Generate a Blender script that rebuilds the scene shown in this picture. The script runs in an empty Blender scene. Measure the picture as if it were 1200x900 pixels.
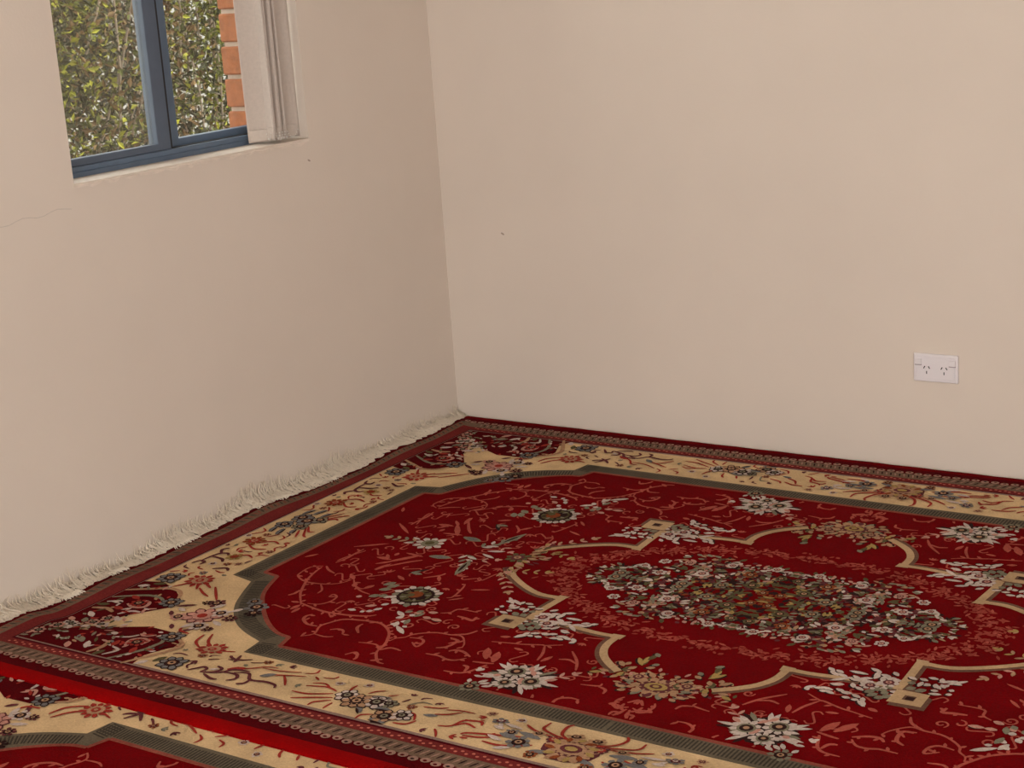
import bpy, bmesh, math, random
from mathutils import Vector, Matrix

# ------------------------------------------------------------------ camera, sky, sun, exposure
scn = bpy.context.scene
COL = scn.collection

cam_d = bpy.data.cameras.new('camera')
cam = bpy.data.objects.new('camera', cam_d)
COL.objects.link(cam)
scn.camera = cam
cam_d.sensor_fit = 'HORIZONTAL'
cam_d.sensor_width = 36.0
cam_d.lens = 36.0 * 1988.7 / 1200.0
cam_d.clip_start = 0.05
cam_d.clip_end = 200.0
_yaw, _pitch, _roll = (math.radians(a) for a in (-34.542, 14.374, -3.977))
_f = Vector((math.sin(_yaw) * math.cos(_pitch), math.cos(_yaw) * math.cos(_pitch), -math.sin(_pitch)))
_r0 = Vector((math.cos(_yaw), -math.sin(_yaw), 0.0))
_u0 = _r0.cross(_f)
_r = math.cos(_roll) * _r0 + math.sin(_roll) * _u0
_u = -math.sin(_roll) * _r0 + math.cos(_roll) * _u0
_m = Matrix((( _r.x, _u.x, -_f.x), (_r.y, _u.y, -_f.y), (_r.z, _u.z, -_f.z))).to_4x4()
_m.translation = Vector((2.957, -3.998, 1.354))
cam.matrix_world = _m

world = bpy.data.worlds.new('overcast_sky')
scn.world = world
world.use_nodes = True
_bg = world.node_tree.nodes['Background']
_bg.inputs['Color'].default_value = (1.0, 0.98, 0.955, 1.0)
_bg.inputs['Strength'].default_value = 1.0

sun_d = bpy.data.lights.new('sun', 'SUN')
sun_d.energy = 2.2
sun_d.angle = math.radians(1.5)
sun_d.color = (1.0, 0.93, 0.80)
sun = bpy.data.objects.new('sun', sun_d)
COL.objects.link(sun)
sun.location = (6, 4, 9)
sun.rotation_euler = Vector((-0.55, -0.50, -1.0)).to_track_quat('-Z', 'Y').to_euler()

scn.view_settings.view_transform = 'Standard'
scn.view_settings.look = 'None'
scn.view_settings.gamma = 1.0
scn.view_settings.use_curve_mapping = False
scn.view_settings.exposure = 2.04

# ------------------------------------------------------------------ helpers
rnd = random.Random(7)


def lin(c):
    c = c / 255.0
    return c / 12.92 if c <= 0.04045 else ((c + 0.055) / 1.055) ** 2.4


def srgb(r, g, b, k=1.0):
    return tuple(min(0.95, lin(v) * k) for v in (r, g, b)) + (1.0,)


def mat(name, color, rough=0.6, var=0.0, scale=30.0, bump=0.0, bscale=None, metal=0.0, sheen=0.0, detail=3.0, spec=0.5, nap=0.0):
    m = bpy.data.materials.new(name)
    m.use_nodes = True
    nt = m.node_tree
    b = nt.nodes['Principled BSDF']
    b.inputs['Base Color'].default_value = color
    b.inputs['Roughness'].default_value = rough
    b.inputs['Metallic'].default_value = metal
    b.inputs['Specular IOR Level'].default_value = spec
    if sheen:
        b.inputs['Sheen Weight'].default_value = sheen
        b.inputs['Sheen Roughness'].default_value = 0.5
        b.inputs['Sheen Tint'].default_value = color
    tc = nt.nodes.new('ShaderNodeNewGeometry')
    if var > 0:
        n = nt.nodes.new('ShaderNodeTexNoise')
        n.inputs['Scale'].default_value = scale
        n.inputs['Detail'].default_value = detail
        n.inputs['Roughness'].default_value = 0.65
        nt.links.new(tc.outputs['Position'], n.inputs['Vector'])
        mr = nt.nodes.new('ShaderNodeMapRange')
        mr.inputs['From Min'].default_value = 0.28
        mr.inputs['From Max'].default_value = 0.72
        mr.inputs['To Min'].default_value = 1.0 - var
        mr.inputs['To Max'].default_value = 1.0 + var
        nt.links.new(n.outputs['Fac'], mr.inputs['Value'])
        mx = nt.nodes.new('ShaderNodeVectorMath')
        mx.operation = 'SCALE'
        mx.inputs[0].default_value = color[:3]
        fac = mr.outputs['Result']
        if nap > 0:                          # brushed patches of the pile
            nn = nt.nodes.new('ShaderNodeTexNoise')
            nn.inputs['Scale'].default_value = 11.0
            nn.inputs['Detail'].default_value = 4.0
            nt.links.new(tc.outputs['Position'], nn.inputs['Vector'])
            m2 = nt.nodes.new('ShaderNodeMapRange')
            m2.inputs['From Min'].default_value = 0.3
            m2.inputs['From Max'].default_value = 0.7
            m2.inputs['To Min'].default_value = 1.0 - nap
            m2.inputs['To Max'].default_value = 1.0 + nap
            nt.links.new(nn.outputs['Fac'], m2.inputs['Value'])
            mm = nt.nodes.new('ShaderNodeMath')
            mm.operation = 'MULTIPLY'
            nt.links.new(fac, mm.inputs[0])
            nt.links.new(m2.outputs['Result'], mm.inputs[1])
            fac = mm.outputs['Value']
        nt.links.new(fac, mx.inputs['Scale'])
        nt.links.new(mx.outputs['Vector'], b.inputs['Base Color'])
    if bump > 0:
        n2 = nt.nodes.new('ShaderNodeTexNoise')
        n2.inputs['Scale'].default_value = bscale or scale
        n2.inputs['Detail'].default_value = 3.0
        nt.links.new(tc.outputs['Position'], n2.inputs['Vector'])
        bp = nt.nodes.new('ShaderNodeBump')
        bp.inputs['Strength'].default_value = bump
        bp.inputs['Distance'].default_value = 0.002
        nt.links.new(n2.outputs['Fac'], bp.inputs['Height'])
        nt.links.new(bp.outputs['Normal'], b.inputs['Normal'])
    return m


def link(o, parent=None):
    COL.objects.link(o)
    if parent is not None:
        o.parent = parent
    return o


def empty(name, loc=(0, 0, 0), parent=None):
    o = bpy.data.objects.new(name, None)
    o.empty_display_size = 0.05
    o.location = loc
    return link(o, parent)


def mesh_obj(name, verts, faces, mats, parent=None, mids=None, smooth=False):
    me = bpy.data.meshes.new(name)
    me.from_pydata(verts, [], faces)
    for m in (mats if isinstance(mats, (list, tuple)) else [mats]):
        me.materials.append(m)
    if mids is not None:
        me.polygons.foreach_set('material_index', mids)
    if smooth:
        me.polygons.foreach_set('use_smooth', [True] * len(me.polygons))
    me.update()
    return link(bpy.data.objects.new(name, me), parent)


def bm_obj(name, bm, mats, parent=None, smooth=False):
    me = bpy.data.meshes.new(name)
    bm.to_mesh(me)
    bm.free()
    for m in (mats if isinstance(mats, (list, tuple)) else [mats]):
        me.materials.append(m)
    if smooth:
        me.polygons.foreach_set('use_smooth', [True] * len(me.polygons))
    return link(bpy.data.objects.new(name, me), parent)


def add_box(bm, x0, x1, y0, y1, z0, z1, bevel=0.0, seg=2):
    r = bmesh.ops.create_cube(bm, size=1.0)
    vs = r['verts']
    for v in vs:
        v.co = Vector(((x0 + x1) / 2 + v.co.x * (x1 - x0), (y0 + y1) / 2 + v.co.y * (y1 - y0), (z0 + z1) / 2 + v.co.z * (z1 - z0)))
    if bevel > 0:
        es = list({e for v in vs for e in v.link_edges})
        bmesh.ops.bevel(bm, geom=es, offset=bevel, segments=seg, affect='EDGES', profile=0.5)
    return vs


def tag(o, label=None, cat=None, group=None, kind=None):
    if label:
        o['label'] = label
    if cat:
        o['category'] = cat
    if group:
        o['group'] = group
    if kind:
        o['kind'] = kind
    return o


FLOOR_Z = -0.009
WALL_X = 4.6
FRONT_Y = -5.8
CEIL_Z = 2.5

# ------------------------------------------------------------------ room shell
M_paint = mat('cream_wall_paint', (0.65, 0.562, 0.482, 1), 0.75, var=0.025, scale=2.2, bump=0.12, bscale=160, spec=0.25)
M_ceil = mat('white_ceiling_paint', (0.80, 0.77, 0.72, 1), 0.85, var=0.02, scale=3, spec=0.2)
M_floor = mat('concrete_floor', (0.30, 0.26, 0.22, 1), 0.8, var=0.15, scale=6, bump=0.2, bscale=90)
M_render = mat('pale_render', (0.24, 0.235, 0.225, 1), 0.9, var=0.06, scale=5)
M_mortar = mat('pale_mortar', (0.50, 0.38, 0.30, 1), 0.95, var=0.12, scale=60, bump=0.4, bscale=200)
M_brick = mat('orange_brick', (0.31, 0.098, 0.034, 1), 0.9, var=0.25, scale=45, bump=0.5, bscale=180)
M_ground = mat('garden_soil', (0.14, 0.11, 0.07, 1), 0.95, var=0.4, scale=9, bump=0.4, bscale=40)
M_scuff = mat('grey_scuff', (0.34, 0.26, 0.21, 1), 0.8, var=0.1, scale=200)
M_crack = mat('hairline_crack', (0.52, 0.45, 0.39, 1), 0.85, var=0.1, scale=80)

WY0, WY1, WZ0, WZ1 = -1.383, -0.567, 0.906, 2.12     # the window opening

bm = bmesh.new(); add_box(bm, 0, WALL_X, FRONT_Y, 0, FLOOR_Z - 0.15, FLOOR_Z)
tag(bm_obj('floor', bm, M_floor), kind='structure')
bm = bmesh.new(); add_box(bm, -0.27, WALL_X + 0.2, FRONT_Y - 0.2, 0.2, CEIL_Z, CEIL_Z + 0.2)
tag(bm_obj('ceiling', bm, M_ceil), kind='structure')
bm = bmesh.new(); add_box(bm, -0.27, WALL_X + 0.2, 0, 0.2, FLOOR_Z - 0.15, CEIL_Z)
wall_back = tag(bm_obj('wall_back', bm, M_paint), kind='structure')
bm = bmesh.new()                             # the right wall has a wide garden door, out of the picture
add_box(bm, WALL_X, WALL_X + 0.2, -2.2, 0, FLOOR_Z - 0.15, CEIL_Z)
add_box(bm, WALL_X, WALL_X + 0.2, FRONT_Y, -5.2, FLOOR_Z - 0.15, CEIL_Z)
add_box(bm, WALL_X, WALL_X + 0.2, -5.2, -2.2, 2.2, CEIL_Z)
tag(bm_obj('wall_right', bm, M_paint), kind='structure')
bm = bmesh.new()
add_box(bm, 0, 0.35, FRONT_Y - 0.2, FRONT_Y, FLOOR_Z - 0.15, CEIL_Z)
add_box(bm, 4.3, WALL_X, FRONT_Y - 0.2, FRONT_Y, FLOOR_Z - 0.15, CEIL_Z)
add_box(bm, 0.35, 4.3, FRONT_Y - 0.2, FRONT_Y, 2.3, CEIL_Z)
tag(bm_obj('wall_front', bm, M_paint), kind='structure')


def wall_with_hole(name, x0, x1, m, kind=None, parent=None, y1=0.0):
    bm = bmesh.new()
    zs = [FLOOR_Z - 0.15, WZ0, WZ1, CEIL_Z]
    ys = [FRONT_Y, WY0, WY1, y1]
    grid = {}
    for s, x in enumerate((x0, x1)):
        for i, y in enumerate(ys):
            for j, z in enumerate(zs):
                grid[s, i, j] = bm.verts.new((x, y, z))
    for i in range(3):
        for j in range(3):
            if (i, j) == (1, 1):
                continue
            bm.faces.new([grid[1, i, j], grid[1, i + 1, j], grid[1, i + 1, j + 1], grid[1, i, j + 1]])
            bm.faces.new([grid[0, i, j + 1], grid[0, i + 1, j + 1], grid[0, i + 1, j], grid[0, i, j]])
    ring = [(1, 1), (2, 1), (2, 2), (1, 2)]
    for a in range(4):
        p, q = ring[a], ring[(a + 1) % 4]
        bm.faces.new([grid[1, p[0], p[1]], grid[0, p[0], p[1]], grid[0, q[0], q[1]], grid[1, q[0], q[1]]])
    rim = [(0, 0), (1, 0), (2, 0), (3, 0), (3, 1), (3, 2), (3, 3), (2, 3), (1, 3), (0, 3), (0, 2), (0, 1)]
    for a in range(12):
        p, q = rim[a], rim[(a + 1) % 12]
        bm.faces.new([grid[0, p[0], p[1]], grid[1, p[0], p[1]], grid[1, q[0], q[1]], grid[0, q[0], q[1]]])
    bmesh.ops.recalc_face_normals(bm, faces=bm.faces)
    o = bm_obj(name, bm, m, parent)
    if kind:
        o['kind'] = kind
    return o


wall_left = wall_with_hole('wall_left', -0.10, 0.0, M_paint, 'structure')
outer_leaf = wall_with_hole('mortar_bed', -0.262, -0.14, M_mortar, None, wall_left, 0.2)
bpy_brick = bmesh.new(); add_box(bpy_brick, -0.0575, 0.0575, -0.115, 0.115, -0.037, 0.037, 0.004, 1)
brick_me = bpy.data.meshes.new('brick'); bpy_brick.to_mesh(brick_me); bpy_brick.free(); brick_me.materials.append(M_brick)
half_brick = bmesh.new(); add_box(half_brick, -0.0575, 0.0575, -0.055, 0.055, -0.037, 0.037, 0.004, 1)
half_me = bpy.data.meshes.new('brick'); half_brick.to_mesh(half_me); half_brick.free(); half_me.materials.append(M_brick)
for i in range(-3, 12):                      # the courses of the far jamb of the window
    zc = 1.113 + 0.086 * i
    if i % 2 == 0:
        spots = [(brick_me, 0.112)]
    else:
        spots = [(half_me, 0.052), (brick_me, 0.230)]
    for me_, dy in spots:
        b = bpy.data.objects.new('brick', me_)
        b.location = (-0.2085 + rnd.uniform(-.001, .001), WY1 - .010 + dy + rnd.uniform(-.002, .002), zc)
        link(b, wall_left)

# small marks in the paint
def ribbon_on_wall(name, pts, w, m, parent, plane):
    vs, fs = [], []
    for i, (a, z) in enumerate(pts):
        for s in (-.5, .5):
            vs.append((0.0006, a, z + s * w) if plane == 'x' else (a, -0.0006, z + s * w))
    for i in range(len(pts) - 1):
        fs.append((2 * i, 2 * i + 1, 2 * i + 3, 2 * i + 2))
    return mesh_obj(name, vs, fs, m, parent)


ribbon_on_wall('hairline_crack', [(-1.66 + .02 * i, 0.846 + 0.004 * math.sin(i * 1.3) + 0.0008 * i) for i in range(14)], 0.0016, M_crack, wall_left, 'x')
for nm, pa, (a, z), s in (('scuff_mark', wall_back, (0.209, 0.559), 0.006), ('scuff_mark', wall_left, (-0.574, 0.848), 0.0055)):
    vs, fs = [], [tuple(range(9))]
    for k in range(9):
        t = 2 * math.pi * k / 9
        du, dz = s * (1 + .3 * math.sin(3 * k)) * math.cos(t), .55 * s * math.sin(t) - .4 * s * math.cos(t)
        vs.append((a + du, -0.0007, z + dz) if pa is wall_back else (0.0007, a + du, z + dz))
    mesh_obj(nm, vs, fs, M_scuff, pa)

# ------------------------------------------------------------------ window
M_alu = mat('blue_grey_aluminium', (0.085, 0.125, 0.185, 1), 0.42, var=0.06, scale=25, spec=0.5)
M_alu2 = mat('slate_aluminium', (0.072, 0.095, 0.135, 1), 0.5, var=0.06, scale=25)
M_seal_gap = mat('black_seal_and_gap', (0.008, 0.008, 0.010, 1), 0.7)
M_sill = mat('old_sill_paint', (0.68, 0.585, 0.50, 1), 0.6, var=0.10, scale=35, bump=0.3, bscale=70)


def glass(name, dust):
    m = bpy.data.materials.new(name)
    m.use_nodes = True
    nt = m.node_tree
    nt.nodes.remove(nt.nodes['Principled BSDF'])
    out = nt.nodes['Material Output']
    tr = nt.nodes.new('ShaderNodeBsdfTransparent'); tr.inputs['Color'].default_value = (0.93, 0.95, 0.93, 1)
    gl = nt.nodes.new('ShaderNodeBsdfGlossy'); gl.inputs['Roughness'].default_value = 0.02
    df = nt.nodes.new('ShaderNodeBsdfDiffuse'); df.inputs['Color'].default_value = (0.60, 0.57, 0.50, 1)
    m1 = nt.nodes.new('ShaderNodeMixShader'); m2 = nt.nodes.new('ShaderNodeMixShader')
    m1.inputs[0].default_value = 0.06
    nt.links.new(tr.outputs[0], m1.inputs[1]); nt.links.new(gl.outputs[0], m1.inputs[2])
    n = nt.nodes.new('ShaderNodeTexNoise'); n.inputs['Scale'].default_value = 9.0; n.inputs['Detail'].default_value = 4.0
    g = nt.nodes.new('ShaderNodeNewGeometry'); nt.links.new(g.outputs['Position'], n.inputs['Vector'])
    mr = nt.nodes.new('ShaderNodeMapRange'); mr.inputs['To Min'].default_value = dust * .5; mr.inputs['To Max'].default_value = dust * 1.5
    nt.links.new(n.outputs['Fac'], mr.inputs['Value'])
    nt.links.new(mr.outputs[0], m2.inputs[0]); nt.links.new(m1.outputs[0], m2.inputs[1]); nt.links.new(df.outputs[0], m2.inputs[2])
    nt.links.new(m2.outputs[0], out.inputs['Surface'])
    return m


M_glass_l = glass('dusty_glass', 0.04)
M_glass_r = glass('clear_glass', 0.02)

win = empty('window_1', (-0.12, (WY0 + WY1) / 2, WZ0))
tag(win, kind='structure')
win_off = Vector(win.location)


def wbox(name, boxes, m, parent, bevel=0.0015):
    bm = bmesh.new()
    for b in boxes:
        add_box(bm, *b, bevel=bevel, seg=1)
    o = bm_obj(name, bm, m, parent)
    off = win_off if parent is win else Vector((0, 0, 0))
    if parent is win:
        o.location = -win_off
    return o


# fixed frame: head, jambs and the bottom track with its inner lip
wbox('outer_frame', [(-0.165, -0.085, WY0, WY1, WZ0 - .005, WZ0 + .013),
                     (-0.098, -0.085, WY0, WY1, WZ0 + .013, WZ0 + .0255),
                     (-0.165, -0.085, WY0, WY0 + .028, WZ0, WZ1), (-0.165, -0.085, WY1 - .028, WY1, WZ0, WZ1),
                     (-0.165, -0.085, WY0, WY1, WZ1 - .03, WZ1)], M_alu, win)
wbox('track_gap_shade', [(-0.112, -0.098, WY0 + .02, WY1 - .02, WZ0 + .012, WZ0 + .027)], M_seal_gap, win, 0)  # black strip standing in for the shade inside the open track gap
YM = -0.980
sash = wbox('sliding_sash', [(-0.112, -0.088, WY0 + .022, YM, WZ0 + .0258, WZ0 + .043), (-0.112, -0.088, WY0 + .022, YM, WZ1 - .07, WZ1 - .03),
                      (-0.112, -0.088, WY0 + .022, WY0 + .05, WZ0 + .04, WZ1 - .05), (-0.112, -0.088, YM - .044, YM, WZ0 + .04, WZ1 - .05)], M_alu2, win)
wbox('pane', [(-0.102, -0.099, WY0 + .045, YM - .04, WZ0 + .038, WZ1 - .06)], M_glass_l, sash, 0)
wbox('meeting_seal', [(-0.118, -0.0895, YM, YM + .0055, WZ0 + .027, WZ1 - .03)], M_seal_gap, sash, 0)
sash2 = wbox('fixed_sash', [(-0.145, -0.119, YM - .02, WY1 - .02, WZ0 + .024, WZ0 + .044), (-0.145, -0.119, YM - .02, WY1 - .02, WZ1 - .07, WZ1 - .03),
                       (-0.145, -0.119, YM - .02, YM + .060, WZ0 + .04, WZ1 - .05), (-0.145, -0.119, WY1 - .05, WY1 - .02, WZ0 + .04, WZ1 - .05)], M_alu, win)
wbox('pane', [(-0.134, -0.131, YM + .05, WY1 - .04, WZ0 + .038, WZ1 - .06)], M_glass_r, sash2, 0)

# the plaster sill of the opening, worn along its front arris
vs, fs = [], []
N = 46
for i in range(N + 1):
    y = WY0 + (WY1 - WY0) * i / N
    w1 = .0014 * math.sin(i * 1.7) + .0011 * math.sin(i * 4.1)
    sag = .004 * (i / N)
    vs += [(-0.088, y, WZ0 + .0005), (-0.004 + w1, y, WZ0 + .0005 - sag), (0.0016, y, WZ0 - .004 - sag + w1), (0.0012, y, WZ0 - .010 - sag + 2 * w1)]
for i in range(N):
    for k in range(3):
        a = 4 * i + k
        fs.append((a, a + 1, a + 5, a + 4))
mesh_obj('sill', vs, fs, M_sill, win, smooth=False).location = -win_off

# ------------------------------------------------------------------ garden outside
bm = bmesh.new(); add_box(bm, -14, -0.27, -8, 14, -0.6, -0.35)
tag(bm_obj('ground', bm, M_ground), kind='structure')
bm = bmesh.new(); add_box(bm, -9.2, -9.0, -6, 14, -0.36, 1.9); add_box(bm, -9.25, -8.95, -6, 14, 1.9, 1.98, .01, 1)
bm_obj('garden_wall', bm, M_render)
tag(bpy.data.objects['garden_wall'], 'pale rendered garden wall glimpsed between the leaves outside', 'wall')

# ------------------------------------------------------------------ rugs
HU, HV = 1.445, 0.985                       # half length, half width of a rug
K = 1.06                                     # photograph colour -> wool colour (the room's light level)


def wool(name, r, g, b, var=0.22, k=None):
    return mat('wool_' + name, srgb(r, g, b, K if k is None else k), 0.95, var=var, scale=210.0, bump=0.5, bscale=420.0, detail=2.0, spec=0.04, nap=0.15)


W = {
    'edge': wool('dark_red', 72, 1, 6), 'bind': wool('bright_red', 124, 1, 2, .15), 'field': wool('field_red', 96, 0, 4, .18),
    'medal': wool('medallion_red', 97, 0, 5, .16),
    'cream': wool('cream', 178, 151, 114, .13, 1.25), 'ribbon': wool('ribbon_cream', 166, 137, 104, .15, 1.12), 'ribshade': wool('ribbon_taupe', 98, 70, 56),
    'band': wool('grey_taupe', 94, 84, 69, .2), 'bandk': wool('dark_taupe', 60, 54, 46), 'bandp': wool('rose_brown', 128, 66, 54),
    'olive': wool('taupe', 106, 84, 68), 'loop': wool('pale_taupe', 146, 112, 98), 'dotred': wool('brick_red', 104, 36, 34), 'dotpink': wool('dusty_pink', 176, 98, 82),
    'line': wool('maroon', 66, 6, 14), 'mauve': wool('mauve_grey', 128, 104, 94),
    'K': wool('vine_rose', 152, 72, 60), 'garl': wool('garland_rose', 134, 56, 46), 'w': wool('off_white', 180, 163, 153), 'p': wool('pale_pink', 172, 124, 110),
    'g': wool('sage_grey', 116, 109, 91), 'G': wool('moss', 82, 74, 49), 'k': wool('sand', 156, 120, 92), 'd': wool('near_black', 44, 26, 24), 'o': wool('rust', 122, 62, 34),
    'm': wool('plum', 88, 44, 46), 'R': wool('border_red', 138, 46, 38), 'S': wool('slate', 104, 100, 98), 'gold': wool('old_gold', 150, 124, 74),
}
M_fringe = mat('fringe_cotton', (0.66, 0.565, 0.45, 1), 0.9, var=0.1, scale=150)
LAYER = 0.00024


def strips(poly, h):
    """cut a polygon into strips across the rug so that it can follow a bend"""
    def clip(p, y, keep_above):
        out = []
        for (x0, y0), (x1, y1) in zip(p, p[1:] + p[:1]):
            i0, i1 = (y0 >= y) == keep_above, (y1 >= y) == keep_above
            if i0:
                out.append((x0, y0))
            if i0 != i1:
                t = (y - y0) / (y1 - y0)
                out.append((x0 + (x1 - x0) * t, y))
        return out
    lo, hi = min(p[1] for p in poly), max(p[1] for p in poly)
    k = int(math.floor(lo / h))
    res = []
    while k * h < hi:
        q = clip(poly, k * h, True)
        if q:
            q = clip(q, (k + 1) * h, False)
        if q:
            res.append(q)
        k += 1
    return res


class Art:
    """A list of flat shapes of wool in the plane of the rug: (layer, wool, points)."""
    def __init__(self):
        self.s = []

    def poly(self, c, pts, layer=5):
        self.s.append((layer, c, pts))

    def leaf(self, c, x0, y0, x1, y1, w, layer=7, belly=.5):
        dx, dy = x1 - x0, y1 - y0
        L = math.hypot(dx, dy) or 1e-6
        nx, ny = -dy / L, dx / L
        pts = []
        prof = [(0, .12), (.22, .36), (belly, .5), (.78, .36), (1, .03)]
        for t, h in prof:
            pts.append((x0 + dx * t + nx * w * h, y0 + dy * t + ny * w * h))
        for t, h in reversed(prof):
            pts.append((x0 + dx * t - nx * w * h, y0 + dy * t - ny * w * h))
        self.poly(c, pts, layer)

    def dot(self, c, x, y, r, layer=8, ry=None, ang=0.0, n=10):
        ry = ry or r
        ca, sa = math.cos(ang), math.sin(ang)
        self.poly(c, [(x + r * math.cos(2 * math.pi * i / n) * ca - ry * math.sin(2 * math.pi * i / n) * sa,
                       y + r * math.cos(2 * math.pi * i / n) * sa + ry * math.sin(2 * math.pi * i / n) * ca) for i in range(n)], layer)

    def stroke(self, c, w, pts, layer=5, taper=.55, sub=5):
        p = spline(pts, sub)
        n = len(p)
        L, Rr = [], []
        for i in range(n):
            a, b = p[max(0, i - 1)], p[min(n - 1, i + 1)]
            dx, dy = b[0] - a[0], b[1] - a[1]
            q = math.hypot(dx, dy) or 1e-6
            t = i / (n - 1)
            h = w * .5 * (1 - taper * (abs(2 * t - 1) ** 2))
            L.append((p[i][0] - dy / q * h, p[i][1] + dx / q * h))
            Rr.append((p[i][0] + dy / q * h, p[i][1] - dx / q * h))
        for i in range(n - 1):
            self.poly(c, [L[i], L[i + 1], Rr[i + 1], Rr[i]], layer)

    def flower(self, x, y, r, n, petal, core, heart, a0=0.0, layer=7, rim=None, double=True):
        for i in range(n):
            a = a0 + 2 * math.pi * i / n
            wob = 1 + .12 * math.sin(i * 2.7)
            w = 2 * math.pi * r * .62 / n
            if rim:
                self.leaf(rim, x + r * .3 * math.cos(a), y + r * .3 * math.sin(a), x + r * 1.12 * wob * math.cos(a), y + r * 1.12 * wob * math.sin(a), w * 1.45, layer)
            self.leaf(petal, x + r * .42 * math.cos(a), y + r * .42 * math.sin(a), x + r * wob * math.cos(a), y + r * wob * math.sin(a), w, layer + 1, .62)
        self.dot(core, x, y, r * .55, layer + 2)
        if double:
            for i in range(n):
                a = a0 + 2 * math.pi * (i + .5) / n
                self.dot(petal, x + r * .47 * math.cos(a), y + r * .47 * math.sin(a), r * .075, layer + 3, n=5)
        self.dot(heart, x, y, r * .3, layer + 4, n=8)
        self.dot(core, x, y, r * .14, layer + 5, n=6)

    def spray(self, c, x0, y0, x1, y1, n, ln, w, c2=None, layer=7):
        dx, dy = x1 - x0, y1 - y0
        L = math.hypot(dx, dy)
        ux, uy = dx / L, dy / L
        for i in range(n):
            t = i / max(1, n - 1)
            for s in (-1, 1):
                bx, by = x0 + dx * t, y0 + dy * t
                ex = bx + (ux * .75 - uy * s * .8) * ln * (1 - .4 * t)
                ey = by + (uy * .75 + ux * s * .8) * ln * (1 - .4 * t)
                self.leaf(c if (i + (s > 0)) % 2 or not c2 else c2, bx, by, ex, ey, w, layer)
        self.leaf(c, x1, y1, x1 + ux * ln, y1 + uy * ln, w * 1.1, layer)

    def curl(self, c, w, x, y, r, a0, turns=1.3, sgn=1, layer=6):
        pts = []
        for i in range(12):
            t = i / 11
            a = a0 + sgn * turns * 2 * math.pi * t
            rr = r * (1 - .78 * t)
            pts.append((x + rr * math.cos(a), y + rr * math.sin(a)))
        self.stroke(c, w, pts, layer, .4, 2)

    def mirrored(self, su, sv):
        a = Art()
        a.s = [(l, c, [(su * x, sv * y) for x, y in (p if su * sv > 0 else p[::-1])]) for l, c, p in self.s]
        return a

    def __add__(self, o):
        a = Art()
        a.s = self.s + o.s
        return a


def spline(pts, sub):
    if len(pts) < 3:
        (x0, y0), (x1, y1) = pts[0], pts[-1]
        return [(x0 + (x1 - x0) * i / 4, y0 + (y1 - y0) * i / 4) for i in range(5)]
    out = []
    n = len(pts)
    for i in range(n - 1):
        p0, p1, p2, p3 = pts[max(0, i - 1)], pts[i], pts[i + 1], pts[min(n - 1, i + 2)]
        for k in range(sub):
            t = k / sub
            out.append(tuple(.5 * (2 * p1[j] + (p2[j] - p0[j]) * t + (2 * p0[j] - 5 * p1[j] + 4 * p2[j] - p3[j]) * t * t + (3 * p1[j] - p0[j] - 3 * p2[j] + p3[j]) * t ** 3) for j in (0, 1)))
    out.append(pts[-1])
    return out


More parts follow.
